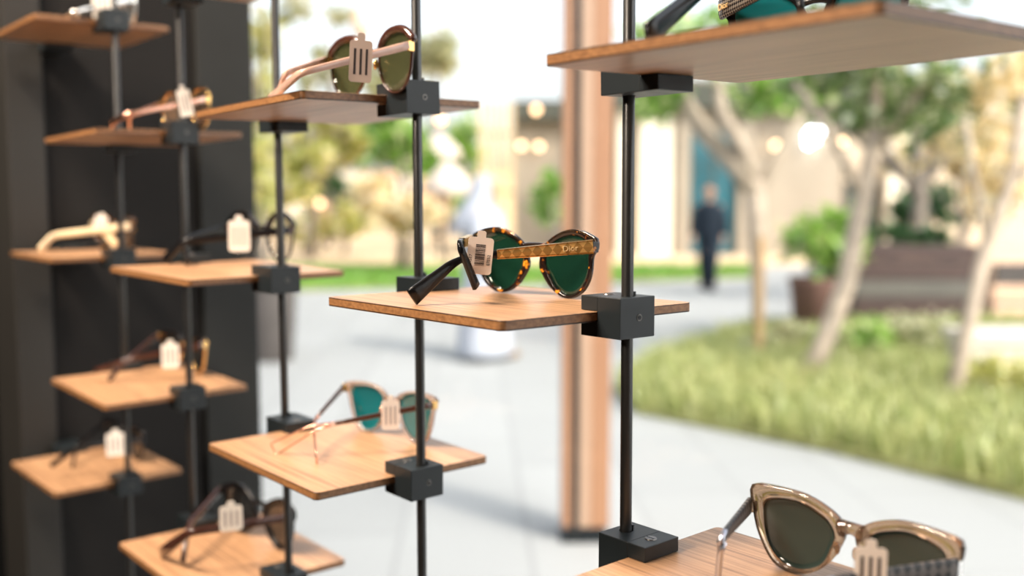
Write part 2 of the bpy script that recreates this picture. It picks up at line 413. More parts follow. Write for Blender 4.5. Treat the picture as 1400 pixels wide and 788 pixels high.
# ---------------------------------------------------------------- sunglasses
def catmull(pts, per=6):
    n = len(pts); out = []
    for i in range(n):
        p0, p1, p2, p3 = [Vector(pts[(i+q) % n]) for q in (-1, 0, 1, 2)]
        for j in range(per):
            t = j/per
            out.append(.5*((2*p1)+(p2-p0)*t+(2*p0-5*p1+4*p2-p3)*t*t+(3*p1-p0-3*p2+p3)*t**3))
    return out
def polar(poly, c, n):
    out = []; m = len(poly)
    for j in range(n):
        a = 2*math.pi*j/n; d = Vector((math.cos(a), math.sin(a))); best = None
        for i in range(m):
            p, q = poly[i]-c, poly[(i+1) % m]-c; e = q-p; den = d.x*e.y-d.y*e.x
            if abs(den) < 1e-12: continue
            t = (p.x*e.y-p.y*e.x)/den; u = (p.x*d.y-p.y*d.x)/den
            if t > 0 and -1e-9 <= u <= 1+1e-9 and (best is None or t > best): best = t
        out.append(c+d*(best or 1e-4))
    return out
OUTL = {
 'panto': ([(66.7,45.7),(66.2,36.7),(62,33.2),(61,24),(58.6,15.2),(52.2,6.4),(42.8,1),(35.2,0),(27.8,1.5),(17.2,7.6),(10.3,15.3),(6.1,22.1),(6.2,29.1),(9.5,37.9),(16.1,44),(23,48),(32.1,51.4),(41.1,52.9),(51,51.9),(59.6,49.3)],
           [(56.2,34.5),(56.6,24),(53.4,14.8),(46.8,7),(39,3.2),(31.5,3.2),(22.8,8.6),(18,15.8),(13.5,23.3),(12.6,30.2),(15,38.1),(24.3,44),(34,47),(43.3,47.6),(51,45.4),(55.6,41)], 40, 38),
 'square': ([(70.5,51),(58,52.8),(41.5,53),(29.9,51.8),(18.6,48.4),(10.3,44.4),(5.4,39.6),(3.9,35.2),(5.7,28.7),(12.1,17.1),(20.1,8),(28.4,2.6),(38.4,0),(47.3,.8),(55,4.7),(61.3,13.3),(66.3,23.6),(69,33.9),(71,42)],
           [(62.6,34),(61.2,40),(56.5,43.6),(47.2,46.2),(35.5,46.7),(24,43.4),(15.6,39.4),(11.3,33.2),(11.1,28.4),(16.2,16),(21.5,9.5),(31.3,4.6),(39.9,3.2),(48.9,5),(56.7,11.5),(61,21)], 45, 37),
 'cat': ([(67.5,48),(48.1,51.6),(28,50.8),(14.3,46.5),(7.7,40.7),(8.8,32.6),(12.9,18.6),(20.9,8),(33,.3),(43.1,0),(53.1,7.3),(59,21.6),(62.8,36)],
           [(56,41.3),(44.1,46.4),(28.1,46.4),(16.4,41.4),(13.6,34.5),(17.6,17.8),(24,7.6),(34.5,3.6),(43,4),(51.4,11.7),(55.3,24.9)], 42, 38),
}
OUTL['round'] = ([(60+3, 40),(58,45),(48,50.5),(35,52),(22,49),(13,41),(10,30),(11.5,18),(18,7.5),(27,1.5),(35,0),(43,1.2),(52,7),(58,17),(60,28)],
                 [(57,30),(55,38.5),(47,46.5),(35,49),(24,46),(15.8,39),(13.2,29),(14.5,19),(20,10),(28,4.2),(35,3),(42,4),(50,9.5),(55.5,19)], 36, 36)

def swept_bar(path, hs, ts, seg=10):
    """flat bar along a path: hs heights, ts thicknesses"""
    mb = MB(); n = len(path); rings = []
    for k in range(n):
        t = (path[min(k+1, n-1)]-path[max(k-1, 0)]).normalized()
        side = t.cross(Vector((0, 0, 1))).normalized(); u = side.cross(t).normalized()
        ring = []
        for j in range(seg):
            a = 2*math.pi*j/seg; ca, sa = math.cos(a), math.sin(a)
            e = .55
            ring.append(path[k]+side*(math.copysign(abs(ca)**e, ca)*ts[k]/2)+u*(math.copysign(abs(sa)**e, sa)*hs[k]/2))
        rings.append(ring)
    vs = [v for r in rings for v in r]
    fs = [(k*seg+j, k*seg+(j+1) % seg, (k+1)*seg+(j+1) % seg, (k+1)*seg+j) for k in range(n-1) for j in range(seg)]
    fs += [tuple(range(seg))[::-1], tuple(range((n-1)*seg, n*seg))]
    mb.add(vs, fs)
    # uv: length along, height
    L0 = 0; uv = []
    for k in range(n):
        if k: L0 += (path[k]-path[k-1]).length
        for j in range(seg): uv.append((L0, hs[k]/2*math.sin(2*math.pi*j/seg)))
    return mb, uv
def temple_path(h, b, t, n=26):
    """hinge, bend and tip joined by a rounded elbow"""
    out = []; r = .30
    a0 = b+(h-b).normalized()*min(.013, (h-b).length*.4); a1 = b+(t-b).normalized()*min(.012, (t-b).length*.4)
    for j in range(12): out.append(h+(a0-h)*(j/12))
    for j in range(9):
        s = j/8; out.append(a0*(1-s)**2+b*2*s*(1-s)+a1*s*s)
    for j in range(1, 8): out.append(a1+(t-a1)*(j/7))
    return out
def ray_at_distance(px, py, H, dist):
    r = ray(px, py).normalized(); v = H-CAM; tc = v.dot(r); d2 = v.length_squared-tc*tc; q = dist*dist-d2
    return [CAM+r*tc] if q <= 0 else [CAM+r*(tc-math.sqrt(q)), CAM+r*(tc+math.sqrt(q))]

def text_mesh(name, s, size, mtx, material, parent, off, extrude=.0001):
    cu = bpy.data.curves.new('t', 'FONT'); cu.body = s; cu.size = size; cu.extrude = extrude; cu.align_x = 'CENTER'; cu.align_y = 'CENTER'; cu.resolution_u = 3
    ob = bpy.data.objects.new('t', cu); COL.objects.link(ob)
    me = bpy.data.meshes.new_from_object(ob); bpy.data.objects.remove(ob); bpy.data.curves.remove(cu)
    for v in me.vertices: v.co = mtx @ v.co - off
    me.name = name; me.materials.clear(); me.materials.append(material)
    o = bpy.data.objects.new(name, me); COL.objects.link(o); o.parent = parent; return o

def price_tag(root, off, c, w, h, mt, roll=0.0, turn=0.0, detail=1):
    """small card with a narrow neck; c is the card's centre"""
    n = (CAM-c); n.z = 0; n.normalize()
    n = Matrix.Rotation(turn, 3, 'Z') @ n
    x = Vector((0, 0, 1)).cross(n).normalized(); z = n.cross(x).normalized()
    q = Matrix.Rotation(roll, 3, n); x, z = q @ x, q @ z
    mtx = Matrix((x, z, n)).transposed().to_4x4(); mtx.translation = c
    r = min(w, h)*.14; pts = []
    body = rounded_rect(w/2, h/2, r, 4)
    nw = w*.17
    top = [(nw, h/2), (nw, h/2+h*.14), (nw*.6, h/2+h*.18), (-nw*.6, h/2+h*.18), (-nw, h/2+h*.14), (-nw, h/2)]
    pts = body[:5]+top+body[5:]
    mb = MB(); mb.prism(pts, -.00025, .00025, mtx); t = mb.build('price_tag', mt, root, off=off)
    t['label'] = 'small paper price tag with barcode'
    bars = MB(); rnd = random.Random(3); y = -h*.26
    if detail >= 2:
        while y < h*.30:
            b = rnd.choice((.0003, .0005, .0008)); bars.box((-w*.19, y, .0003), (w*.19, y+b, .0004), mtx); y += b+rnd.choice((.0003, .0004, .0006))
        bars.build('barcode', M_INK, t, off=off)
        for s, xx, sg in (('A5E7', -w*.36, 1), ('07E52', w*.36, 1)):
            text_mesh('tag_print', s, w*.17, mtx @ Matrix.Translation((xx, -h*.1, .0004)) @ Matrix.Rotation(R(90), 4, 'Z'), M_INK, t, off)
    else:
        for i in (-1, 0, 1): bars.box((i*w*.26-w*.05, -h*.32, .0003), (i*w*.26+w*.05, h*.30, .0004), mtx)
        bars.build('barcode', M_INKF if detail == 0 else M_INK, t, off=off)
    return t

def glasses(label, shelf, th, outl, frame_m, lens_m, temple_m, a=None, b=None, Rt=None, Lt=None, tagspec=None, h=(.010, .0055, .012), tk=.0034,
            inlay=None, pads=None, depth=5.0, wire=False, tip_m=None, scale=1.0, brow=None, hingem=None, wrap=.0007, rimf=.15, br=2.9, Lk=1.0):
    outer, inner, lx, bz = OUTL[outl]; S = scale/1000.0
    d = Vector((math.cos(R(th)), math.sin(R(th)), 0)); nrm = Vector((-d.y, d.x, 0))
    cx = [p[0] for p in outer if p[1] <= 0.31]; half = sum(cx)/len(cx)
    if a is not None: c = on_shelf(shelf, *a)+d*(half*S)
    else: c = on_shelf(shelf, *b)-d*(half*S)
    c.z = shelf_z(shelf, c)+.0004
    name = 'sunglasses' if lens_m != 'clear' else 'eyeglasses'
    root = empty(name, c, label, 'sunglasses' if name == 'sunglasses' else 'glasses', 'sunglasses on the display shelves'); off = root.location.copy()
    def W(x, z, y=0.0):                                  # frame mm -> world; sides sweep back to the wearer
        return c+d*(x*S)+nrm*((y-wrap*x*x)*S)+Vector((0, 0, z*S))
    NS = 56
    ctr = Vector((lx, 26.0)); po = polar(catmull(outer), ctr, NS); pi = [i+(o-i)*rimf for o, i in zip(po, polar(catmull(inner), ctr, NS))]
    fm = MB()
    for sg in (1, -1):
        vs = []; prof = [(0, -.5), (0, .25), (.18, .5), (.72, .5), (1, .2), (1, -.3), (.75, -.5), (.2, -.5)]
        for o_, i_ in zip(po, pi):
            for f, yy in prof:
                p = o_+(i_-o_)*f; vs.append(W(sg*p.x, p.y, yy*depth))
        P = len(prof); fs = []
        for k in range(NS):
            for j in range(P):
                q = (k*P+j, k*P+(j+1) % P, ((k+1) % NS)*P+(j+1) % P, ((k+1) % NS)*P+j); fs.append(q if sg > 0 else q[::-1])
        fm.add(vs, fs)
    # bridge and endpieces
    ix = min(p.x for p in po if p.y > bz-8)
    pts = [W(x, bz+1.6*math.cos(x/(ix+4)*1.4), .3) for x in [(-1+2*j/10)*(ix+4) for j in range(11)]]
    fm.tube(pts, [(br-.3*br*math.sin(math.pi*j/10))*S for j in range(11)], 10)
    xe = max(p[0] for p in outer); ze = [p for p in outer if p[0] == xe][0][1]-5.0
    f = fm.build('frame', frame_m, root, True, off=off)
    for sg in (1, -1):
        hb = MB(); q = [W(sg*(xe-4), ze-4.5, 0), W(sg*(xe+.5), ze-4.5, 0), W(sg*(xe+.5), ze-4, -6.5), W(sg*(xe-2.5), ze-4, -6.5)]
        q2 = [v+Vector((0, 0, 8*S)) for v in q]; hb.add(q+q2, [(3,2,1,0),(4,5,6,7),(0,1,5,4),(1,2,6,5),(2,3,7,6),(3,0,4,7)])
        hb.build('hinge', hingem or frame_m, root, off=off, bevel=.0006)
    for sg in (1, -1):                                   # lenses, slightly domed
        vs = []; rings = 7; n = NS
        for y0 in (.9, -.5):
            for r_ in range(rings+1):
                s = r_/rings
                for p in pi:
                    q = ctr+(p-ctr)*(s*1.012); vs.append(W(sg*q.x, q.y, y0+2.2*(1-s*s)))
        fs = []; half_n = (rings+1)*n
        for layer in (0, 1):
            for r_ in range(rings):
                for k in range(n):
                    b0 = layer*half_n+r_*n; q = (b0+k, b0+(k+1) % n, b0+n+(k+1) % n, b0+n+k)
                    fs.append(q if (layer == 0) == (sg > 0) else q[::-1])
        for k in range(n):
            e0, e1 = rings*n+k, rings*n+(k+1) % n; fs.append((e0, e1, half_n+e1, half_n+e0))
        link('lens', [v-off for v in vs], fs, LENS[lens_m], root, True)
        if pads:
            pb = MB(); pb.ball(W(sg*(ix+2.5), bz-11, -5.5), 4.2*S, 12, (.5, .6, 1)); pb.build('nose_pad', pads, root, True, off=off)
    if brow:
        for sg in (1, -1):
            bb = MB(); pp = [(p, i) for p, i in zip(po, pi) if p.y > 36]
            pp.sort(key=lambda t: t[0].x)
            bb.tube([W(sg*(p.x+i.x)/2, (p.y+i.y)/2+.6, 0) for p, i in pp], 3.4*S, 8); bb.build('brow_bar', brow, root, True, off=off)
    ends = []
    for sg, spec in ((1, Rt), (-1, Lt)):
        H = W(sg*(xe-1), ze+.2, -5.5)
        (bx, by), (tx_, ty_) = spec[0], spec[1]; Lb = spec[2] if len(spec) > 2 else .092; Lt_ = spec[3] if len(spec) > 3 else .045
        cand = ray_at_distance(bx, by, H, Lb*scale)
        B = cand[0]
        if (B-H).length < Lb*.6: B = H+(B-H).normalized()*Lb
        zmin = shelf_z(shelf, B)+.012
        if spec[-1] == 'shelf': T = on_shelf(shelf, tx_, ty_, h[2]*.42)
        else:
            cs = ray_at_distance(tx_, ty_, B, Lt_*scale); T = min(cs, key=lambda p: abs(p.z-shelf_z(shelf, p)-.008))
        if T.z < shelf_z(shelf, T)+h[2]*.42: T.z = shelf_z(shelf, T)+h[2]*.42
        pth = temple_path(H, B, T); n = len(pth)
        if wire:
            tb = MB(); bar = pth[:12]
            s1, uv = swept_bar(bar, [h[0]*(1-.35*k/11) for k in range(12)], [tk]*12)
            tmp = link('temple', [v-off for v in s1.v], s1.f, temple_m, root, True, uvs=uv)
            wb = MB(); tail = pth[11:]
            t_ = (tail[-1]-tail[0]).normalized(); sd = t_.cross(Vector((0, 0, 1))).normalized()
            up = sd.cross(t_)
            w_ = [.0012+.0048*(k/(len(tail)-1)) for k in range(len(tail))]
            lp = [p+up*w for p, w in zip(tail, w_)]+[tail[-1]-up*w_[-1]]+[p-up*w for p, w in list(zip(tail, w_))[-2::-1]]
            wb.tube(lp, .0008, 8); wb.build('wire_tip', tip_m, tmp, True, off=off)
            bl = MB(); bl.ball(pth[12], .0022, 10); bl.build('joint_bead', tip_m, tmp, True, off=off)
        else:
            hs = []
            for k in range(n):
                if k <= 15: hs.append(h[0]+(h[1]-h[0])*k/15)
                else: hs.append(h[1]+(h[2]*(1 if sg > 0 else Lk)-h[1])*((k-15)/(n-16))**1.3)
            s1, uv = swept_bar(pth, hs, [tk]*n)
            mats = [temple_m, tip_m or temple_m]
            tmp = link('temple', [v-off for v in s1.v], s1.f, temple_m, root, True, mats=mats, fm=[0 if (i//10) < 13 else 1 for i in range(len(s1.f)-2)]+[0, 1], uvs=uv)
            if inlay:
                p2 = pth[0:11]; s2, uv2 = swept_bar(p2, [hs[k]*1.02 for k in range(len(p2))], [tk*1.25]*len(p2))
                link('metal_inlay', [v-off for v in s2.v], s2.f, inlay, tmp, False, uvs=uv2)
                for e_ in (1, -1):
                    s3, _ = swept_bar([p+Vector((0, 0, e_*hs[k]*.5)) for k, p in enumerate(p2)], [.0009]*len(p2), [tk*1.35]*len(p2), 6)
                    link('metal_edge', [v-off for v in s3.v], s3.f, M_GOLD, tmp)
        ends.append((pth, tmp))
    if tagspec:
        (px, py), (w, hh), mt, detail = tagspec[:4]; roll = tagspec[4] if len(tagspec) > 4 else 0
        pth = ends[0][0] if (len(tagspec) < 6 or tagspec[5] == 'R') else ends[1][0]
        best = min(pth, key=lambda p: abs(proj(p)[0]-px)); dep = (best-CAM).dot(FW)-.006
        if len(tagspec) > 6: dep = tagspec[6]
        price_tag(root, off, at(px, py, dep), w, hh, mt, roll, R(6), detail)
    return root, ends, W, off

g1 = glasses('tortoiseshell sunglasses with green lenses, gold temples and a price tag, in sharp focus', 'A', 5.1, 'panto', M_TORT, 'green', M_BLKACE, a=(688.7, 400.5),
        Rt=((629, 352), (563, 407), .094, .046, 'shelf'), Lt=((627, 333), (651, 392), .120, .040), tagspec=((656, 350), (.0185, .0268), M_TAG, 2, R(-6), 'L', .7285),
        h=(.0096, .0046, .0135), inlay=M_BRASSPLATE, tk=.0040, Lk=.6, depth=3.8)
g2 = glasses('champagne clear sunglasses with smoke lenses and houndstooth temples at the lower right', 'N', -2, 'square', M_CLEAR, 'smoke', M_HOUND, a=(1089.5, 783.5),
        Rt=((1118, 800), (1090, 850), .092, .045), Lt=((986, 737), (981, 797), .085, .043), tagspec=((1190, 780), (.0160, .0240), M_TAG, 1, 0, 'R'), h=(.0115, .0062, .011), depth=6.0, hingem=M_CLEAR, pads=M_CLEAR, br=5.6, rimf=.02, tip_m=M_SILVERB)
g3 = glasses('rose gold cat-eye sunglasses with teal lenses and open wire temple tips', 'B', 8.9, 'cat', M_ROSE, 'teal', M_BRNACE, a=(503, 590),
        Rt=((428, 585), (374, 615), .098, .05, 'shelf'), Lt=((428, 577), (433, 629), .092, .05, 'shelf'), tagspec=((534, 568), (.0165, .028), M_TAG, 0, 0, 'R'), h=(.006, .0036, .01), tk=.003, wire=True, tip_m=M_PINKGOLD, hingem=M_GOLD, pads=M_PINKGOLD, rimf=.35)
g4 = glasses('olive lens sunglasses with pale pink temples and a tag, on the upper centre-left shelf', 'C', 2, 'round', M_BRNACE, 'olive', M_PINKACE, b=(543, 127),
        Rt=((410, 100), (368, 137), .098, .045, 'shelf'), Lt=((390, 100), (376, 140), .08, .04, 'shelf'), tagspec=((493, 84), (.0175, .032), M_TAGD, 1, R(-3), 'R'), h=(.007, .005, .009), pads=M_GOLD, hingem=M_GOLD, depth=3.0, brow=M_BRNACE, rimf=.6)
g5 = glasses('black sunglasses with mosaic temples half cut off by the top edge of the photo', 'M', 5, 'panto', M_BLKACE, 'teal', M_MOSAIC, a=(1047, 94),
        Rt=((968, -22), (886, 48), .094, .045, 'shelf'), Lt=((1098, -42), (1094, 20), .088, .043), h=(.0145, .008, .0135), tip_m=M_BLKACE, tk=.004)
g6 = glasses('black glasses with clear lenses, brown hinges and a white tag', 'D', 8, 'round', M_BLKACE, 'clear', M_BLKACE, b=(385, 359),
        Rt=((250, 330), (226, 355), .098, .045), Lt=((250, 328), (257, 366), .09, .042), tagspec=((327, 323), (.024, .036), M_TAGW, 0, 0, 'R'), h=(.0100, .0085, .0125), tk=.0042, scale=1.12, brow=M_BLKACE, depth=3.0, hingem=M_BRNACE, rimf=.55)
g7 = glasses('thin gold glasses with a white tag on the shelf seen from slightly below', 'G', 5, 'round', M_GOLD, 'brown', M_PINKGOLD, b=(276, 178),
        Rt=((170, 157), (152, 178), .098, .045), Lt=((176, 158), (178, 176), .09, .042), tagspec=((253, 141), (.015, .031), M_TAGW, 0, R(10), 'R'), h=(.0072, .0058, .011), tip_m=M_PINKGOLD, depth=3.0)
g8 = glasses('dark sunglasses with gold rims and a white tag, on the middle blurred shelf', 'H', 5, 'cat', M_GOLD, 'dark', M_BRNACE, b=(273, 512),
        Rt=((172, 493), (130, 508), .098, .05), Lt=((174, 492), (149, 524), .09, .045), tagspec=((233, 487), (.022, .032), M_TAGW, 0, 0, 'R'), h=(.010, .006, .008), hingem=M_GOLD, brow=M_BLKACE, depth=3.5)
g9 = glasses('small black sunglasses with a white tag, on the lowest far left shelf', 'K', 5, 'square', M_BLKACE, 'dark', M_BLKACE, b=(188, 629),
        Rt=((107, 610), (70, 637), .098, .05), Lt=((106, 609), (99, 645), .09, .045), tagspec=((158, 608), (.026, .034), M_TAGW, 0, 0, 'R'), h=(.007, .005, .008))
g10 = glasses('large black sunglasses with dark red temples, on the lowest shelf before the window', 'E', 6, 'panto', M_BLKACE, 'dark', M_BRNACE, b=(384, 751),
        Rt=((257, 729), (221, 757), .098, .045, 'shelf'), Lt=((259, 716), (250, 769), .092, .045, 'shelf'), tagspec=((316, 709), (.024, .028), M_TAGW, 0, 0, 'R'), h=(.0105, .0075, .0155), scale=1.16, rimf=-.05, tk=.0042)
g11 = glasses('silver glasses with a white tag at the upper left corner', 'I', 5, 'round', M_SILVER, 'clear', M_SILVER, b=(178, 38),
        Rt=((98, 17), (84, 40), .098, .045), Lt=((106, 15), (104, 38), .09, .045), tagspec=((140, 8), (.026, .036), M_TAGW, 0, 0, 'R'), h=(.009, .006, .009), depth=3.0)
g12 = glasses('cream and tortoiseshell glasses with thick pale temples, on the edge-on far left shelf', 'J', 5, 'square', M_TORT, 'brown', M_CREAM, b=(174, 342),
        Rt=((72, 322), (55, 345), .098, .045), Lt=((133, 304), (160, 338), .085, .045), tagspec=((137, 306), (.018, .024), M_TAGW, 0, R(-14), 'L'), h=(.0115, .010, .0135), tk=.004)

M_LETTER = simple('bright_gold', (1.0, .74, .38), .35, .4, .5, .03)
# gold lettering near the hinge of the two branded temples
def lettering(g, word, size, f0, side):
    root, ends, W, off = g
    pth, tmp = ends[side]
    p = pth[0]+(pth[10]-pth[0])*f0; t = (pth[0]-pth[10]).normalized()
    n = (CAM-p); n -= t*n.dot(t)
    sd = t.cross(Vector((0, 0, 1))).normalized()
    if sd.dot(n) < 0: sd = -sd
    up = sd.cross(t).normalized()
    if up.z < 0: t, up = -t, -up
    mtx = Matrix((t, up, sd)).transposed().to_4x4(); mtx.translation = p+sd*.0032
    text_mesh('lettering', word, size, mtx, M_LETTER, tmp, off, .0004)
lettering(g1, 'Dior', .0060, .24, 0)
lettering(g5, 'Dior', .0062, .12, 1)
# ---------------------------------------------------------------- the shop
GY = .325                                                # window plane
WX = -1.5                                                # end wall
def wall_y(px):                                          # where the view through column px meets the end wall
    r = ray(px, 394); return CAM.y+r.y*((WX-CAM.x)/r.x)
M_DARK = simple('dark_wall_panel', (.010, .009, .0085), .65, 0, .15, .1, 6)
M_JAMB = simple('dark_jamb_panel', (.020, .0205, .0195), .6, 0, .18, .1, 6)
M_STRIP = simple('charcoal_trim', (.019, .018, .0165), .55, 0, .3, .08, 6)
M_NIGHT = simple('black_recess', (.004, .004, .004), .9, 0, .1, .1)
M_SHOPW = simple('shop_wall', (.15, .135, .12), .8, 0, .2, .05)
M_SHOPF = planks('shop_floor', (.10, .07, .05), (.15, .11, .075), (3, 30, 3))
def struct(name, mb, m, **kw):
    o = mb.build(name, m, None, **kw); o['kind'] = 'structure'; return o
mb = MB(); mb.box((WX-.12, wall_y(67), 0), (WX, GY+.012, 2.9)); struct('wall_left', mb, M_DARK)
mb = MB(); mb.box((WX, wall_y(274), 0), (WX+.012, GY+.012, 2.9)); struct('trim_1', mb, M_JAMB, bevel=.002)
mb = MB(); mb.box((WX-.12, wall_y(16), 0), (WX+.015, wall_y(67), 2.9)); struct('trim_2', mb, M_STRIP, bevel=.002)
mb = MB(); mb.box((WX-.5, -4.2, 0), (WX-.38, GY, 2.9)); struct('trim_3', mb, M_NIGHT)
mb = MB(); mb.box((WX-.12, -4.2, -.12), (4.2, GY+.012, -.001)); struct('floor', mb, M_SHOPF)
mb = MB(); mb.box((WX-.6, -4.2, 2.9), (4.2, GY+.3, 3.05)); struct('ceiling', mb, M_SHOPW)
mb = MB(); mb.box((WX-.6, -4.3, 0), (4.2, -4.2, 2.9)); struct('wall_back', mb, M_SHOPW)
mb = MB(); mb.box((4.2, -4.3, 0), (4.32, GY+.012, 2.9)); struct('wall_right', mb, M_SHOPW)
m_, nt, out = mat('window_glass')
t = N(nt, 'BsdfTransparent', Color=(.985, .992, .988, 1)); g = N(nt, 'BsdfGlossy', Roughness=.0); f = schlick(nt, .02)
x = N(nt, 'MixShader'); nt.links.new(f.outputs[0], x.inputs[0]); nt.links.new(t.outputs[0], x.inputs[1]); nt.links.new(g.outputs[0], x.inputs[2]); nt.links.new(x.outputs[0], out.inputs['Surface'])
mb = MB(); mb.box((WX+.001, GY, .03), (4.19, GY+.008, 2.89)); struct('window_1', mb, m_)
mb = MB(); mb.box((WX, GY-.02, 0), (4.2, GY+.03, .03)); struct('trim_4', mb, M_CLAMP)

# ---------------------------------------------------------------- outdoors: ground
mb = MB(); mb.box((-400, GY+.03, -.3), (120, 400, -.002)); struct('ground', mb, paving())
M_LAWN = leafy('lawn_grass', (.10, .26, .03), (.22, .42, .06), .2)
M_SOIL = simple('bed_soil', (.30, .30, .12), .95, 0, .1, .3, 8)
M_SAND = simple('sandstone_paving', (.66, .50, .33), .9, 0, .1, .1, 1)
def patch(px_pts, z0, z1, mb=None):
    pts = [ground(*p) for p in px_pts]; a = sum((pts[i].x*pts[(i+1) % len(pts)].y-pts[(i+1) % len(pts)].x*pts[i].y) for i in range(len(pts)))
    if a < 0: pts = pts[::-1]
    mb = mb or MB(); mb.prism([(p.x, p.y) for p in pts], z0, z1); return mb, pts
def blades(mb, poly_pts, n, h, w, rnd, lean=.5, z=0.0):
    xs = [p.x for p in poly_pts]; ys = [p.y for p in poly_pts]; c = 0
    def inside(x, y):
        r = False; m = len(poly_pts)
        for i in range(m):
            a, b = poly_pts[i], poly_pts[(i+1) % m]
            if (a.y > y) != (b.y > y) and x < (b.x-a.x)*(y-a.y)/(b.y-a.y)+a.x: r = not r
        return r
    while c < n:
        x, y = rnd.uniform(min(xs), max(xs)), rnd.uniform(min(ys), max(ys))
        if not inside(x, y): continue
        c += 1; a = rnd.uniform(0, 6.283); hh = h*rnd.uniform(.5, 1.15); l = hh*rnd.uniform(0, lean); b = a+rnd.uniform(1, 2)
        p = Vector((x, y, z)); s = Vector((math.cos(a), math.sin(a), 0))*w*rnd.uniform(.6, 1.2); ld = Vector((math.cos(b), math.sin(b), 0))
        mb.add([p-s, p+s, p+ld*l*.35+Vector((0, 0, hh*.6))+s*.7, p+ld*l*.35+Vector((0, 0, hh*.6))-s*.7, p+ld*l+Vector((0, 0, hh))], [(0, 1, 2, 3), (3, 2, 4)])
rnd = random.Random(11)
mb, pp = patch([(300, 400), (640, 394), (1035, 380), (1040, 366), (640, 366), (300, 366)], 0, .03); struct('ground_lawn', mb, M_SOIL)
mb = MB(); blades(mb, pp, 9000, .12, .02, rnd, z=.03); tag(mb.build('lawn', M_LAWN), 'strip of bright green lawn across the far side of the plaza', 'grass', kind='stuff')
mb, pp = patch([(200, 364), (700, 364), (1250, 364), (1500, 352), (1500, 300), (200, 300)], 0, .02); struct('ground_terrace', mb, M_SAND)

BED = [(870, 566), (1130, 618), (1400, 684), (1600, 735), (1600, 452), (1400, 452), (1100, 455), (1010, 462), (950, 480), (880, 505), (840, 535)]
mb, bed_pts = patch(BED, 0, .05); struct('ground_bed', mb, M_SOIL)
M_GR = leafy('feather_grass', (.26, .33, .09), (.58, .58, .26), .35)
mb = MB(); blades(mb, bed_pts, 22000, .21, .011, rnd, .8, .05)
tag(mb.build('ornamental_grass', M_GR), 'pale feathery ornamental grass filling the planting bed on the right', 'grass', kind='stuff')

# ---------------------------------------------------------------- plants
def leaf_cloud(mb, centre, radii, n, size, rnd, clumps=9, stretch=1.6):
    cs = []
    for _ in range(clumps):
        v = Vector((rnd.gauss(0, 1), rnd.gauss(0, 1), rnd.gauss(0, 1))).normalized()*rnd.uniform(.25, .8)
        cs.append((Vector((v.x*radii[0], v.y*radii[1], v.z*radii[2])), rnd.uniform(.3, .55)))
    for _ in range(n):
        c, s = rnd.choice(cs); v = Vector((rnd.gauss(0, 1), rnd.gauss(0, 1), rnd.gauss(0, 1))).normalized()*(rnd.random()**.4)*s
        p = Vector(centre)+c+Vector((v.x*radii[0], v.y*radii[1], v.z*radii[2]))
        a = Vector((rnd.gauss(0, 1), rnd.gauss(0, 1), rnd.gauss(0, .7))).normalized(); b = a.orthogonal().normalized(); b = Matrix.Rotation(rnd.uniform(0, 6.28), 3, a) @ b
        l = size*rnd.uniform(.6, 1.3); w = l/stretch/2
        mb.add([p, p+a*l*.45+b*w, p+a*l, p+a*l*.45-b*w], [(0, 1, 2, 3)])
BARK = simple('pale_bark', (.40, .33, .26), .9, 0, .2, .25, 9, bump=.4)
BARKD = simple('grey_bark', (.20, .17, .14), .9, 0, .2, .25, 9, bump=.4)
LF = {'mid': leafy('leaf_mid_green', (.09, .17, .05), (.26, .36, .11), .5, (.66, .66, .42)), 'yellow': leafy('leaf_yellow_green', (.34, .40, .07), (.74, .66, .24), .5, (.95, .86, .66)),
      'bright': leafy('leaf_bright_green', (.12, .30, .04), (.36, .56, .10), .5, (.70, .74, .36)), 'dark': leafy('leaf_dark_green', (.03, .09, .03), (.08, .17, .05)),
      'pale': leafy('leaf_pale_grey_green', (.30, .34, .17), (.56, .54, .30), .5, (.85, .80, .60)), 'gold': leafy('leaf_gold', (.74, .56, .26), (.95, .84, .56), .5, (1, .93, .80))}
def tree(name, label, cat, base, limbs, clouds, leaf, bark, seed, group=None, size=.12):
    """limbs: lists of (point, radius); clouds: (centre, radii, count)"""
    r = random.Random(seed)
    root = empty(name, base, label, cat, group); off = root.location.copy()
    for i, lb in enumerate(limbs):
        mb = MB(); mb.tube([p for p, _ in lb], [q for _, q in lb], 9); mb.build('trunk' if i == 0 else 'branch', bark, root, True, off=off)
    for c, rad, n in clouds:
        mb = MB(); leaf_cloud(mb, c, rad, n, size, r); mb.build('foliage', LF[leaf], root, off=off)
    return root
# nearest tree on the right: pale trunk leaning out of the bed
b1 = ground(1098, 528); d1 = (b1-CAM).dot(FW)
def P(x, y, d): return at(x, y, d)
tree('young_tree', 'young tree with a pale leaning trunk in the grass bed, before the brown planter', 'tree', b1,
     [[(b1, .10), (P(1128, 465, d1), .085), (P(1158, 385, d1+.1), .085), (P(1175, 290, d1+.2), .08), (P(1195, 200, d1+.3), .07), (P(1200, 90, d1+.4), .05)],
      [(P(1180, 270, d1+.2), .05), (P(1140, 190, d1+.3), .04), (P(1085, 110, d1+.3), .03)], [(P(1193, 210, d1+.3), .045), (P(1260, 120, d1), .03), (P(1310, 40, d1), .02)]],
     [(P(1120, 90, d1+.4), (.75, .6, .38), 500), (P(1250, 120, d1+.2), (.8, .7, .42), 620), (P(1200, 10, d1+.3), (1.2, .9, .5), 500)], 'mid', BARK, 21, 'young trees in the grass bed', .13)
b2 = ground(1296, 566); d2 = (b2-CAM).dot(FW)
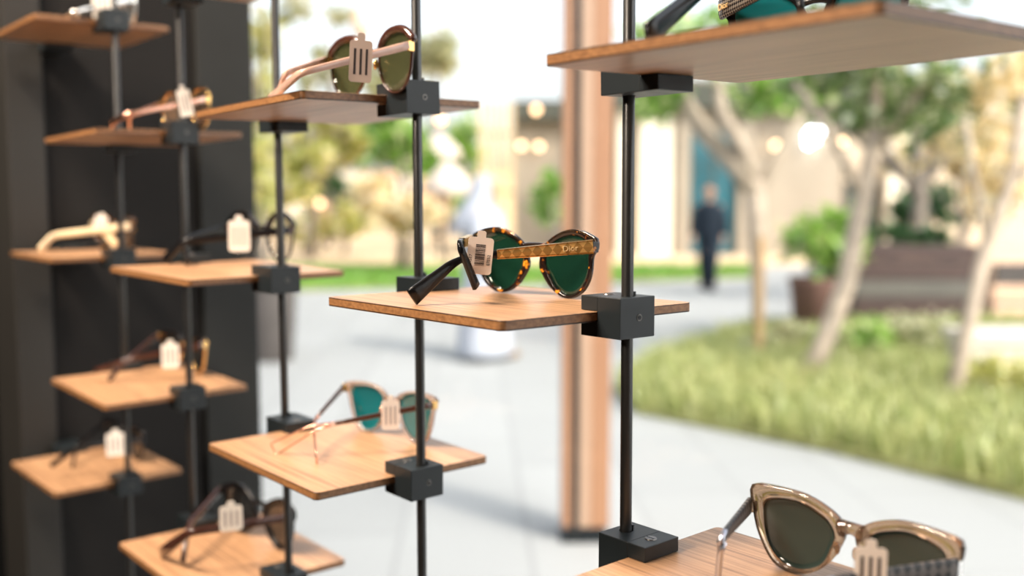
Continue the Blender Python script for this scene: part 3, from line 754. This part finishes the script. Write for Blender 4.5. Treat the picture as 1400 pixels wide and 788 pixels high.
tree('young_tree', 'young tree with a slim pale trunk in the grass bed, before the white stone bench', 'tree', b2,
     [[(b2, .07), (P(1318, 470, d2), .06), (P(1345, 350, d2+.1), .055), (P(1385, 240, d2+.2), .05), (P(1400, 130, d2+.2), .04)],
      [(P(1352, 330, d2+.1), .03), (P(1330, 230, d2+.2), .025), (P(1320, 160, d2+.3), .02)], [(P(1375, 265, d2+.2), .03), (P(1430, 200, d2+.1), .02)]],
     [(P(1340, 190, d2+.4), (.42, .4, .30), 160), (P(1410, 250, d2+.3), (.4, .3, .35), 170), (P(1420, 110, d2+.4), (.7, .5, .4), 300)], 'gold', BARK, 22, 'young trees in the grass bed', .12)
b3 = ground(1036, 470); d3 = (b3-CAM).dot(FW)
tree('forked_tree', 'tree with two thick forked pale limbs, in front of the teal doors', 'tree', b3,
     [[(b3, .06), (P(1036, 400, d3), .07), (P(1034, 320, d3), .10), (P(1030, 250, d3), .12)],
      [(P(1032, 262, d3), .12), (P(1005, 225, d3), .11), (P(965, 185, d3+.1), .10), (P(938, 140, d3+.2), .08), (P(915, 60, d3+.2), .05)],
      [(P(1030, 255, d3), .09), (P(1012, 200, d3-.1), .08), (P(985, 150, d3-.2), .07), (P(975, 70, d3-.2), .04)], [(P(1032, 270, d3), .06), (P(1075, 190, d3+.3), .05), (P(1110, 130, d3+.3), .04)]],
     [(P(905, 135, d3+.3), (.42, .4, .30), 260), (P(1045, 120, d3+.5), (.8, .6, .34), 450), (P(960, 60, d3), (1.1, .8, .5), 500)], 'bright', BARK, 23, None, .14)
mb = MB(); bs = ground(1037, 502); mb.tube([bs, above(1037, 375, bs)+Vector((0, 0, .35))], .035, 8); tag(mb.build('tree_stake', planks('stake_wood', (.50, .30, .14), (.62, .40, .2), (20, 20, 2))), 'straight wooden stake beside the forked tree trunk', 'stake')
# shrubs in the bed
for i, (px, py, rx, rz, lf, lab) in enumerate([(1165, 500, .42, .20, 'bright', 'low green shrub at the foot of the pale leaning trunk'), (1245, 490, .5, .22, 'pale', 'low pale green shrub under the brown planter'),
        (1062, 492, .34, .16, 'pale', 'low pale shrub left of the leaning trunk, near the wooden stake'), (1385, 556, .45, .2, 'yellow', 'low yellowish shrub in front of the white stone bench')]):
    b = ground(px, py); r = random.Random(40+i); root = empty('shrub', b, lab, 'shrub', 'low shrubs in the bed')
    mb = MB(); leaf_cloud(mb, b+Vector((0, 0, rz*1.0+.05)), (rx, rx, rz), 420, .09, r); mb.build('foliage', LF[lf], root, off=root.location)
    mb = MB()
    for k in range(5): mb.tube([b, b+Vector((r.uniform(-.2, .2), r.uniform(-.2, .2), rz*1.5))], .008, 6)
    mb.build('stem', BARKD, root, off=root.location)

# potted plant beside the leaning trunk
M_POT = simple('terracotta_brown', (.16, .09, .075), .7, 0, .3, .15, 4)
bp = ground(1112, 466); dp = (bp-CAM).dot(FW)
root = empty('potted_plant', bp, 'bright green bushy plant in a tall brown pot, behind the leaning trunk', 'plant')
mb = MB(); mb.lathe([(.16, 0), (.20, .02), (.27, .62), (.29, .66), (.29, .70), (.24, .70), (.22, .62)], bp, 24); mb.build('pot', M_POT, root, True, off=root.location)
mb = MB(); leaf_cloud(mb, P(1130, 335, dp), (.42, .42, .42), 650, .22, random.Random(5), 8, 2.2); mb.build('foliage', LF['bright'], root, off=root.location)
mb = MB()
for k in range(6): mb.tube([bp+Vector((.02*k-.05, 0, .6)), P(1100+k*11, 330, dp)], .015, 6)
mb.build('stem', BARKD, root, off=root.location)
# dark round pot by the end of the wall
bp = ground(372, 492); dp = (bp-CAM).dot(FW); rr = .235
M_DPOT = simple('dark_stone_pot', (.085, .075, .07), .7, 0, .3, .15, 4)
root = empty('planter_pot', bp, 'tall dark planter pot with yellow-green plant, behind the pole at the dark wall edge', 'planter')
top = above(372, 384, bp).z
mb = MB(); mb.lathe([(rr*.8, 0), (rr*.86, .02), (rr, top*.6), (rr*1.04, top-.05), (rr*1.04, top), (rr*.85, top), (rr*.8, top-.08)], bp, 24); mb.build('pot', M_DPOT, root, True, off=root.location)
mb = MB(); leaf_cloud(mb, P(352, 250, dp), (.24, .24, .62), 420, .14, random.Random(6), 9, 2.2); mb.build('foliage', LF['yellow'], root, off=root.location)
mb = MB(); mb.tube([bp+Vector((0, 0, top-.1)), P(358, 300, dp), P(350, 200, dp)], [.02, .016, .01], 8); mb.build('stem', BARKD, root, off=root.location)

# brown slatted planter box / bench block on the right
M_RATT = planks('brown_boards', (.038, .020, .018), (.07, .038, .032), (2, 2, 30))
def facing_box(mb, px0, px1, y_bot, z0, z1, depth, back=0.0):
    a, b = ground(px0, y_bot), ground(px1, y_bot)
    n = Vector((a.y-b.y, b.x-a.x, 0)).normalized()
    if n.dot(FW) < 0: n = -n
    a, b = a+n*back, b+n*back; c, e = b+n*depth, a+n*depth
    pts = [(q.x, q.y) for q in (a, b, c, e)]; mb.prism(pts, z0, z1); return a, b, n
root = empty('planter_box', ground(1250, 456), 'large dark brown board planter box behind the grass bed', 'planter'); off = root.location.copy()
zt = above(1250, 335, ground(1250, 456)).z
for i in range(5):
    mb = MB(); h = zt/5; facing_box(mb, 1168, 1332, 456, i*h+.012, (i+1)*h-.004, .75); mb.build('board_course', M_RATT if i != 2 else planks('grey_band', (.085, .08, .07), (.12, .11, .095), (2, 2, 30)), root, off=off, bevel=.008)
mb = MB(); facing_box(mb, 1174, 1326, 456, .0, zt-.01, .72, .015); mb.build('inner_box', M_DPOT, root, off=off)
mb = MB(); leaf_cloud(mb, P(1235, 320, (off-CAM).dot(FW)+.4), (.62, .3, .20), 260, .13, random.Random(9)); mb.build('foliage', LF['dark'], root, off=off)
# white stone bench and stacked pale blocks
M_STONE = simple('white_stone', (.66, .60, .54), .8, 0, .2, .06, 3)
b = ground(1385, 520); root = empty('stone_bench', b, 'low white stone bench at the right edge, behind the slim pale trunk', 'bench')
zt = above(1385, 455, b).z
mb = MB(); facing_box(mb, 1318, 1520, 520, zt-.10, zt, .5); mb.build('seat_slab', M_STONE, root, off=root.location, bevel=.012)
mb = MB(); facing_box(mb, 1324, 1514, 520, 0, zt-.10, .42, .04); mb.build('base', M_STONE, root, off=root.location)
M_CUSH = simple('peach_stone', (.66, .45, .32), .8, 0, .2, .08, 3)
b = ground(1390, 447); zt = above(1390, 358, b).z
root = empty('step_wall', b, 'stack of pale peach stone courses at the right edge above the bench', 'wall')
for i in range(3):
    mb = MB(); facing_box(mb, 1357, 1540, 447, i*zt/3+.01, (i+1)*zt/3-.012, .6, .05*i); mb.build('stone_course', M_CUSH, root, off=root.location, bevel=.03)
mb = MB(); facing_box(mb, 1362, 1530, 447, 0, zt-.02, .5, .06); mb.build('core', M_DPOT, root, off=root.location)

# ---------------------------------------------------------------- timber post just outside
bp = ground(800, 742); dp = (bp-CAM).dot(FW); pz = 3.1
M_TIMB = planks('post_timber', (.29, .145, .08), (.35, .185, .10), (14, 14, 1.2)); M_TIMB_LIT = planks('post_timber_lit', (.38, .25, .17), (.43, .29, .20), (14, 14, 1.2))  # second timber is a lighter copy, side light painted into its colour
root = empty('timber_post', Vector((bp.x, bp.y, 0)), 'tall reddish timber post on a dark steel shoe, outside the window', 'post'); off = root.location.copy()
rx = RT.copy(); ry = Vector((FW.x, FW.y, 0)).normalized()
def post_box(px0, px1, z0, z1, dep, m, name, back=0, bv=.004):
    x0, x1 = (px0-800)*dp/F_PX, (px1-800)*dp/F_PX; mb = MB()
    q = [bp+rx*x0+ry*back, bp+rx*x1+ry*back, bp+rx*x1+ry*(back+dep), bp+rx*x0+ry*(back+dep)]
    mb.prism([(v.x, v.y) for v in q], z0, z1); return mb.build(name, m, root, off=off, bevel=bv)
post_box(768, 780, .07, pz, .17, M_TIMB, 'side_board'); post_box(791, 807, .07, pz, .17, M_TIMB_LIT, 'lit_half'); post_box(807, 833, .07, pz, .18, M_TIMB, 'main_beam')  # middle box is the main beam's left half, painted brighter as if lit
post_box(780, 791, .03, pz, .14, M_BLACK, 'steel_core', .008); post_box(774, 826, 0, .10, .13, M_CLAMP, 'steel_shoe', .02); post_box(766, 834, 0, .012, .2, M_CLAMP, 'base_plate', -.01)

# ---------------------------------------------------------------- buildings
M_WALLB = simple('beige_render', (.34, .295, .235), .85, 0, .2, .06, 1); M_WALLC = simple('cream_render', (.56, .47, .36), .85, 0, .2, .05, 1)
M_COLW = simple('white_render', (.86, .78, .64), .8, 0, .2, .03, 1); M_TEAL = simple('teal_glazing', (.03, .12, .155), .15, 0, .6, .3, .6)
M_EAVE = simple('dark_eave', (.07, .075, .06), .7, 0, .3, .1, 1); M_YEL = simple('yellow_panel', (.80, .48, .05), .6, 0, .3, .06, 1)
M_DGL = simple('dark_glazing', (.05, .06, .055), .15, 0, .6, .4, .6); M_PEACH = simple('peach_render', (.74, .48, .30), .85, 0, .2, .08, 1)
def facade(root, name, px0, px1, y0, y1, d, th, m, back=0.0, lab=None):
    """box on a wall parallel to the view plane at depth d, spanning the given picture columns and rows"""
    q0, q1 = at(px0, y1, d), at(px1, y1, d); zt = at((px0+px1)/2, y0, d).z; zb = max(at((px0+px1)/2, y1, d).z, 0)
    n = ry; mb = MB(); pts = [q0+n*back, q1+n*back, q1+n*(back+th), q0+n*(back+th)]
    mb.prism([(p.x, p.y) for p in pts], zb, zt); o = mb.build(name, m, root, off=root.location, bevel=.01)
    if lab: o['label'] = lab
    return o
D = 27
bb = at(980, 394, D); bb.z = 0
root = empty('shop_building', bb, 'beige shop building with tall teal glass doors and white columns, beyond the lawn', 'building')
facade(root, 'wall', 838, 1145, 110, 400, D, .3, M_WALLB)
for x0, x1 in ((842, 852), (872, 914)): facade(root, 'column', x0, x1, 140, 400, D, .3, M_COLW, -.35)
facade(root, 'column', 1003, 1022, 170, 400, D, .3, M_WALLB, -.3); facade(root, 'column', 922, 938, 150, 400, D, .3, M_WALLB, -.3)
dr = facade(root, 'door', 940, 1002, 185, 400, D, .1, M_TEAL, -.12); 
for x0, x1 in ((939, 942), (969.5, 972.5), (1000, 1003)): facade(dr, 'door_frame', x0, x1, 183, 400, D, .1, M_EAVE, -.16).location = (0, 0, 0)
for o in dr.children:
    for v in o.data.vertices: v.co += dr.location-root.location
facade(root, 'eave', 830, 1168, 118, 152, D, 1.2, M_EAVE, -1.1)
facade(root, 'yellow_panel', 1046, 1092, 232, 300, D, .1, M_YEL, -.1)
facade(root, 'display_window', 1095, 1140, 215, 335, D, .1, M_COLW, -.08)
DB = 31
bb = at(1290, 394, DB); bb.z = 0
root = empty('cream_building', bb, 'sunlit cream building far behind the trees on the right', 'building')
facade(root, 'wall', 1150, 1480, 150, 400, DB, .4, M_WALLC); facade(root, 'column', 1199, 1236, 215, 400, DB, .4, M_COLW, -.6)
facade(root, 'doorway', 1150, 1196, 250, 400, DB, .1, M_DGL, -.1); facade(root, 'doorway', 1240, 1262, 265, 400, DB, .1, M_DGL, -.1)
facade(root, 'roof_slab', 1140, 1490, 140, 156, DB, 1.4, M_EAVE, -1.0)
DL = 30
bb = at(735, 394, DL); bb.z = 0
root = empty('pavilion', bb, 'pavilion with a dark fascia and bright shopfront, left of the timber post', 'building')
facade(root, 'wall', 700, 838, 165, 400, DL, .3, M_WALLB); facade(root, 'fascia', 702, 838, 142, 167, DL, 1.2, M_EAVE, -1.0)
facade(root, 'shopfront', 697, 764, 200, 318, DL, .1, M_COLW, -.1); facade(root, 'shopfront', 838, 842, 200, 318, DL, .1, M_COLW, -.1)
DK = 38.5
bb = at(480, 394, DK); bb.z = 0
root = empty('arcade_building', bb, 'long low peach arcade behind the trees on the left', 'building')
facade(root, 'wall', 250, 700, 235, 400, DK, .3, M_PEACH); facade(root, 'plinth', 250, 700, 306, 400, DK, .2, M_WALLC, -.3)
for x in (395, 470, 545, 620): facade(root, 'pier', x, x+26, 235, 400, DK, .3, M_COLW, -.5)
for x in (432, 505, 580): facade(root, 'opening', x, x+24, 262, 306, DK, .1, M_DGL, -.1)
# timber slat screen
D2 = 26; bb = at(680, 394, D2); bb.z = 0
root = empty('slat_screen', bb, 'tall pale timber slat screen above the person in white', 'screen')
M_SLAT = planks('slat_wood', (.60, .42, .22), (.76, .58, .36), (10, 10, 1))
for i in range(6): facade(root, 'slat', 657+i*8.2, 661.5+i*8.2, 142, 400, D2, .12, M_SLAT)
facade(root, 'rail', 655, 706, 180, 186, D2, .05, M_EAVE, .12); facade(root, 'rail', 655, 706, 260, 266, D2, .05, M_EAVE, .12)

# parasols
M_CAN = simple('white_canvas', (.62, .52, .46), .9, 0, .1, .03, 3)
for (px, py, d, r, lab) in ((600, 200, 24, .52, 'small pale parasol at the upper left of the person in white, upper one of two'), (612, 243, 19, .45, 'small pale parasol behind the slim black pole, lower one of two')):
    c = at(px, py, d); root = empty('parasol', Vector((c.x, c.y, 0)), lab, 'parasol', 'pale parasols')
    mb = MB(); mb.tube([Vector((c.x, c.y, 0)), c+Vector((0, 0, .34))], .025, 8); mb.build('pole', M_BLACK, root, off=root.location)
    mb = MB(); mb.lathe([(.02, .32), (r*.5, .16), (r, -.12), (r, -.32), (r*.98, -.32), (r*.97, -.13), (r*.48, .13), (.02, .28)], c, 16); mb.build('canopy', M_CAN, root, True, off=root.location)

# background trees
def far_tree(name, label, px, d, blobs, leaf, seed, size, trunk_r=.12, bark=BARKD, gy=None):
    base = at(px, 394, d); base.z = 0
    cl = [(at(x, y, d+dz), (rx*d/F_PX, rx*d/F_PX, rz*d/F_PX), n) for x, y, rx, rz, n, dz in blobs]
    top = max(c[0].z for c in cl)
    limbs = [[(base, trunk_r), (base+Vector((.1, .1, top*.5)), trunk_r*.7), (base+Vector((0, .05, top*.9)), trunk_r*.4)]]
    for c in cl: limbs.append([(base+Vector((.08, .08, max(.3, c[0].z*.55))), trunk_r*.5), (c[0], trunk_r*.2)])
    tree(name, label, 'tree', base, limbs, cl, leaf, bark, seed, 'background trees', size)
far_tree('background_tree', 'yellow-green leafy tree at the edge of the dark wall, left of the thin black pole', 352, 15, [(350, 130, 26, 50, 300, 0), (362, 50, 26, 34, 150, .3), (348, 225, 24, 46, 300, .2), (356, 300, 20, 30, 150, .2)], 'yellow', 51, .24, .06)
far_tree('background_tree', 'broad yellow-green tree right of the dark wall, below the olive glasses shelf', 425, 25, [(420, 200, 58, 46, 760, 0), (485, 190, 52, 44, 620, .4), (400, 255, 40, 36, 360, -.4), (450, 160, 60, 24, 340, .3)], 'yellow', 52, .36)
far_tree('background_tree', 'bright green bushy tree directly behind the second black pole', 548, 21, [(545, 195, 40, 34, 480, 0), (580, 225, 26, 34, 260, .3), (525, 165, 36, 20, 200, .4)], 'bright', 53, .32)
far_tree('background_tree', 'dark green small tree between the two warm lamps and the black pole', 450, 31, [(440, 240, 30, 34, 330, 0), (470, 265, 24, 24, 260, .5)], 'dark', 54, .34)
far_tree('background_tree', 'round pale tree crown high up right of the second black pole', 596, 34, [(598, 75, 28, 40, 420, 0), (552, 80, 34, 34, 330, .2), (520, 115, 30, 26, 220, .2)], 'pale', 55, .42, .12)
far_tree('background_tree', 'thin pale tree crown above the pink temples, against the white sky', 455, 36, [(442, 85, 18, 30, 110, 0), (470, 20, 22, 22, 80, 0), (405, 14, 34, 20, 120, 1), (425, 115, 22, 18, 90, 0)], 'pale', 56, .4, .1)
far_tree('background_tree', 'green tree behind the slat screen', 634, 29, [(632, 205, 30, 50, 380, 0), (645, 290, 30, 34, 300, -1)], 'bright', 57, .34)
far_tree('background_tree', 'small yellow-green tree just left of the timber post', 750, 15.5, [(752, 258, 16, 26, 170, 0), (746, 292, 18, 22, 140, .2)], 'bright', 58, .2, .05)
far_tree('background_tree', 'golden tree low behind the person in white', 560, 20, [(560, 290, 46, 30, 330, 0), (505, 270, 36, 36, 260, .4)], 'gold', 59, .28, .06)
far_tree('background_tree', 'low yellow-green tree between the two black poles, before the peach arcade', 470, 27, [(480, 300, 44, 26, 300, 0), (420, 315, 36, 22, 200, .3)], 'yellow', 64, .34, .08)
far_tree('background_tree', 'wide mid green canopy over the upper right of the garden', 1240, 14, [(1180, 150, 60, 40, 460, 0), (1290, 165, 60, 40, 480, .3), (1375, 120, 50, 45, 400, .2), (1100, 130, 50, 25, 280, .5)], 'mid', 60, .26, .14)
far_tree('background_tree', 'sunlit golden bush behind the slim pale trunk', 1300, 16, [(1310, 215, 52, 34, 380, 0), (1250, 215, 34, 26, 200, .3), (1370, 225, 46, 46, 380, .2), (1345, 280, 40, 30, 220, .1)], 'gold', 61, .26, .07)
far_tree('background_tree', 'dark green hedge-like tree behind the brown planter', 1265, 19, [(1270, 282, 36, 26, 360, 0), (1238, 300, 18, 32, 170, .3)], 'dark', 62, .26, .08)

# warm lamps (lit) hung on posts and strings
M_LAMP = glow('lamp_glow', (1, .62, .34), 7.0); M_LAMPW = glow('lamp_glow_white', (.9, .95, 1), 16.0)
LAMPS = [(415, 276, 28, .10, 'left one of the two warm globe lamps low on the left', 0), (437, 278, 28, .10, 'right one of the two warm globe lamps low on the left', 0), (602, 165, 26, .10, 'warm globe lamp just under the right end of the olive glasses shelf', 0),
 (733, 150, 28.85, .11, 'warm globe lamp on the dark fascia left of the timber post', .05), (713, 199, 29.4, .10, 'left one of the lamp pair below the dark fascia', .62), (737, 200, 29.4, .10, 'right one of the lamp pair below the dark fascia', .62),
 (1061, 199, 26.4, .10, 'warm globe lamp under the eave right of the teal doors', .85), (1151, 195, 26.4, .10, 'small warm globe lamp beside the white bulb cluster', .8)]
for px, py, d, r, lab, hang in LAMPS:
    c = at(px, py, d); root = empty('globe_lamp', c if hang else Vector((c.x, c.y, 0)), lab, 'lamp', 'warm globe lamps'); off = root.location.copy()
    mb = MB(); mb.ball(c, r, 14); mb.build('globe', M_LAMP, root, True, off=off)
    mb = MB()
    if hang: mb.lathe([(.05, 0), (.05, .06), (.02, .08), (.006, .10), (.006, .10+hang)], c+Vector((0, 0, r*.95)), 10); mb.build('cap_and_stem', M_BLACK, root, off=off)
    else: mb.lathe([(.09, 0), (.09, .05), (.03, .09), (.025, c.z-r-.06), (.05, c.z-r-.03), (.05, c.z-r*.9)], off, 10); mb.build('lamp_post', M_BLACK, root, off=off)
c = at(1112, 185, 26.4); root = empty('lamp_cluster', c, 'cluster of white glowing bulbs among the leaves, upper right of centre', 'lamp')
for dx, dz in ((-.14, -.02), (-.06, .10), (.04, -.12), (.10, .06), (.24, .14), (-.12, -.22), (-.02, .0)):
    mb = MB(); mb.ball(c+rx*dx+Vector((0, 0, dz)), .085, 12); mb.build('bulb', M_LAMPW, root, True, off=c)
mb = MB(); mb.tube([c+rx*.05+Vector((0, 0, 1.0)), c+rx*.05+Vector((0, 0, .1)), c-rx*.1+Vector((0, 0, -.15))], .015, 6); mb.build('stem', M_BLACK, root, off=c)
# paper lantern on a cord high up
c = at(494, 33, 12); root = empty('hanging_lantern', c, 'pale peach lantern on a cord above the olive glasses', 'lantern')
mb = MB(); mb.lathe([(.05, -.17), (.10, -.12), (.125, 0), (.10, .12), (.05, .17)], c, 16); mb.build('shade', simple('lantern_paper', (.80, .58, .42), .8, 0, .1, .04), root, True, off=c)
mb = MB(); mb.tube([c+Vector((0, 0, .17)), c+Vector((0, 0, 1.2))], .012, 6); mb.build('cord', M_PEACH, root, off=c)

# ---------------------------------------------------------------- people
SKIN = simple('skin', (.46, .26, .17), .55, 0, .4, .06, 8)
M_ROBE = simple('white_robe', (.40, .425, .48), .85, 0, .2, .02, 5); M_NAVY = simple('navy_cloth', (.014, .022, .034), .8, 0, .2, .1, 8)
M_HAIR = simple('black_hair', (.012, .010, .009), .5, 0, .4, .1); M_SHOE = simple('dark_shoe', (.02, .02, .022), .5, 0, .4, .1)
def skin_body(name, material, joints, edges, root, off, sub=2):
    me = bpy.data.meshes.new(name); me.from_pydata([tuple(p-off) for p, _ in joints], edges, []); me.materials.append(material)
    o = bpy.data.objects.new(name, me); COL.objects.link(o); o.parent = root
    md = o.modifiers.new('skin', 'SKIN'); md.use_smooth_shade = True
    for sv, (_, r) in zip(me.skin_vertices[0].data, joints):
        sv.radius = r if hasattr(r, '__len__') else (r, r)
    me.skin_vertices[0].data[0].use_root = True
    s = o.modifiers.new('sub', 'SUBSURF'); s.levels = sub; s.render_levels = sub
    return o
def person(base, facing, label, white):
    root = empty('person', base, label, 'person', 'passers-by'); off = base.copy()
    f = Vector((math.cos(facing), math.sin(facing), 0)); s = Vector((-f.y, f.x, 0))     # forward, left
    def q(x, y, z): return base+f*x+s*y+Vector((0, 0, z))
    J = [(q(0, 0, .95), (.15, .12)), (q(0, 0, 1.15), (.14, .11)), (q(.0, 0, 1.36), (.17, .12)), (q(-.01, 0, 1.46), (.07, .07)), (q(0, 0, 1.53), (.055, .06)), (q(.015, 0, 1.62), (.078, .092)), (q(.015, 0, 1.70), (.072, .085))]
    E = [(i, i+1) for i in range(6)]
    def chain(start, pts):
        p = start
        for v in pts: J.append(v); E.append((p, len(J)-1)); p = len(J)-1
        return p
    for sd, st in ((1, .16), (-1, -.12)):
        chain(0, [(q(.02, .09*sd, .86), .095), (q(.05+st*.45, .09*sd, .50), .065), (q(st, .09*sd, .10), .045), (q(st+.02, .09*sd, .04), .04), (q(st+.14, .09*sd, .025), .03)])
        w = chain(2, [(q(0, .19*sd, 1.40), .06), (q(-.03-st*.3, .25*sd, 1.14), .045), (q(.08-st*.3, .25*sd, .92), .034), (q(.10-st*.3, .25*sd, .86), .03)])
        pw = J[w][0]
        for k in range(4): chain(w, [(pw+f*(.03-.02*k)+Vector((0, 0, -.06)), .009), (pw+f*(.045-.022*k)+Vector((0, 0, -.10+.008*abs(k-1.5))), .008), (pw+f*(.05-.022*k)-s*sd*.015+Vector((0, 0, -.125+.01*abs(k-1.5))), .007)])
        chain(w, [(pw+f*.045+Vector((0, 0, -.03)), .010), (pw+f*.065+Vector((0, 0, -.06)), .008)])
    skin_body('body', SKIN, J, E, root, off)
    hd = MB(); c = q(.012, 0, 1.655)
    hd.ball(c, .105, 18, (.86, .86, 1.12)); hd.build('head', SKIN, root, True, off=off)
    hm = [o for o in root.children if o.name.startswith('head')][0]
    fb = MB(); fb.tube([c+f*.085+Vector((0, 0, .02)), c+f*.115+Vector((0, 0, -.018))], [.008, .015], 8); fb.build('nose', SKIN, hm, True, off=off)
    for sd in (1, -1):
        eb = MB(); eb.ball(c+f*.083+s*.034*sd+Vector((0, 0, .018)), .012, 8); eb.build('eye', M_BLKACE, hm, True, off=off)
        eb = MB(); eb.ball(c+s*.092*sd-f*.01, .026, 8, (.7, .35, 1.1)); eb.build('ear', SKIN, hm, True, off=off)
    eb = MB(); eb.ball(c+f*.084+Vector((0, 0, -.05)), .022, 8, (.5, 1, .28)); eb.build('mouth', simple('lips', (.35, .14, .11), .5), hm, True, off=off)
    rot = facing
    if white:
        mb = MB(); prof = [(.36, .05), (.35, .12), (.30, .5), (.27, .9), (.25, 1.15), (.255, 1.32), (.22, 1.42), (.10, 1.49), (.07, 1.5)]
        mb.lathe(prof, base, 24, .78, 1.0, rot); mb.build('robe', M_ROBE, root, True, off=off)
        for sd, st in ((1, .16), (-1, -.12)):
            mb = MB(); mb.tube([q(0, .20*sd, 1.40), q(-.03-st*.3, .27*sd, 1.14), q(.08-st*.3, .26*sd, .92)], [.10, .09, .085], 12); mb.build('sleeve', M_ROBE, root, True, off=off)
        mb = MB(); n = 20; prof = [(.275, 1.22, -.16), (.255, 1.38, -.11), (.185, 1.52, -.06), (.135, 1.62, -.03), (.128, 1.70, -.015), (.105, 1.765, .0), (.04, 1.795, .0)]
        vs = []
        for r_, z, bk in prof:
            for j in range(n):
                a = rot+R(50)+(2*math.pi-R(100))*j/(n-1); vs.append(base+Vector((math.cos(a)*r_, math.sin(a)*r_, z))+f*bk*.5)
        fs = [(k*n+j, k*n+j+1, (k+1)*n+j+1, (k+1)*n+j) for k in range(len(prof)-1) for j in range(n-1)]
        mb.add(vs, fs); o = mb.build('headscarf', M_ROBE, root, True, off=off); sol = o.modifiers.new('solid', 'SOLIDIFY'); sol.thickness = .012
        mb = MB(); ring = [base+f*.005+Vector((math.cos(a)*.112, math.sin(a)*.108, 1.735)) for a in [2*math.pi*j/20 for j in range(21)]]; mb.tube(ring, .010, 8); mb.build('head_cord', M_ROBE, root, True, off=off)
    else:
        mb = MB(); mb.ball(c+Vector((0, 0, .028))-f*.02, .108, 14, (.9, .9, 1.0)); mb.build('hair', M_HAIR, root, True, off=off)
        mb = MB(); mb.lathe([(.20, .80), (.215, .95), (.20, 1.12), (.225, 1.32), (.20, 1.42), (.09, 1.49)], base, 20, .7, 1.0, rot); mb.build('jacket', M_NAVY, root, True, off=off)
        for sd, st in ((1, .16), (-1, -.12)):
            mb = MB(); mb.tube([q(0, .18*sd, 1.41), q(-.03-st*.3, .25*sd, 1.14), q(.08-st*.3, .25*sd, .93)], [.075, .062, .052], 12); mb.build('sleeve', M_NAVY, root, True, off=off)
            mb = MB(); mb.tube([q(.01, .09*sd, .90), q(.05+st*.45, .09*sd, .50), q(st, .09*sd, .09)], [.115, .088, .07], 12); mb.build('trouser_leg', M_NAVY, root, True, off=off)
    for sd, st in ((1, .16), (-1, -.12)):
        mb = MB(); mb.ball(q(st+.06, .09*sd, .035), .13, 12, (abs(f.x)*.7+.4, abs(f.y)*.7+.4, .36)); mb.build('shoe', M_SHOE if not white else simple('sandal', (.25, .16, .09), .6), root, True, off=off)
    return root
va = math.atan2(FW.y, FW.x)
person(ground(663, 490), va-R(100), 'person in a white robe and white headscarf walking across the plaza, turned to the right', True)
person(ground(968, 396), va+R(160), 'person in dark navy clothes standing in front of the teal doors', False)

# ---------------------------------------------------------------- light
w = bpy.data.worlds.new('world'); scene.world = w; w.use_nodes = True; nt = w.node_tree; nt.nodes.clear()
sky = nt.nodes.new('ShaderNodeTexSky'); sky.sky_type = 'NISHITA'; sky.sun_disc = False
SUN_AZ = Vector((.97, .10, 0)).normalized(); EL = R(40)
sky.sun_elevation = EL; sky.sun_rotation = math.atan2(SUN_AZ.x, SUN_AZ.y); sky.dust_density = 4.0; sky.air_density = 1.0; sky.ozone_density = 1.0
hs = nt.nodes.new('ShaderNodeHueSaturation'); hs.inputs['Saturation'].default_value = .30
bg = nt.nodes.new('ShaderNodeBackground'); bg.inputs['Strength'].default_value = .43
o_ = nt.nodes.new('ShaderNodeOutputWorld')
nt.links.new(sky.outputs[0], hs.inputs['Color']); nt.links.new(hs.outputs[0], bg.inputs['Color']); nt.links.new(bg.outputs[0], o_.inputs['Surface'])
ld = bpy.data.lights.new('sun', 'SUN'); ld.energy = 2.9; ld.angle = R(1.0); ld.color = (1, .87, .72)
lo = bpy.data.objects.new('sun', ld); COL.objects.link(lo)
dirv = SUN_AZ*math.cos(EL)+Vector((0, 0, math.sin(EL))); lo.rotation_euler = dirv.to_track_quat('Z', 'Y').to_euler(); lo.location = dirv*30
def area(name, loc, size, e, col, tgt=None):
    l = bpy.data.lights.new(name, 'AREA'); l.energy = e; l.size = size; l.color = col; l.shape = 'DISK'
    o = bpy.data.objects.new(name, l); COL.objects.link(o); o.location = loc
    if tgt is not None: o.rotation_euler = (Vector(loc)-Vector(tgt)).to_track_quat('Z', 'Y').to_euler()
    return o
WARM = (1, .84, .68)
area('ceiling_lamp', (-.72, -.8, 2.85), .3, 50, WARM, (-.62, -.1, 1.3))
area('ceiling_lamp', (-1.15, -.8, 2.85), .3, 44, WARM, (-1.1, -.1, 1.2))
area('ceiling_lamp', (-.45, -2.5, 2.85), .5, 90, WARM, (-1.1, -.1, 1.3))
scene.view_settings.view_transform = 'Standard'; scene.view_settings.look = 'None'; scene.view_settings.gamma = 1.0
scene.view_settings.use_curve_mapping = False; scene.view_settings.exposure = 0.0
scene.cycles.use_denoising = True
scene.cycles.max_bounces = 8; scene.cycles.transparent_max_bounces = 24; scene.cycles.sample_clamp_indirect = 6
scene.cycles.caustics_reflective = False; scene.cycles.caustics_refractive = False
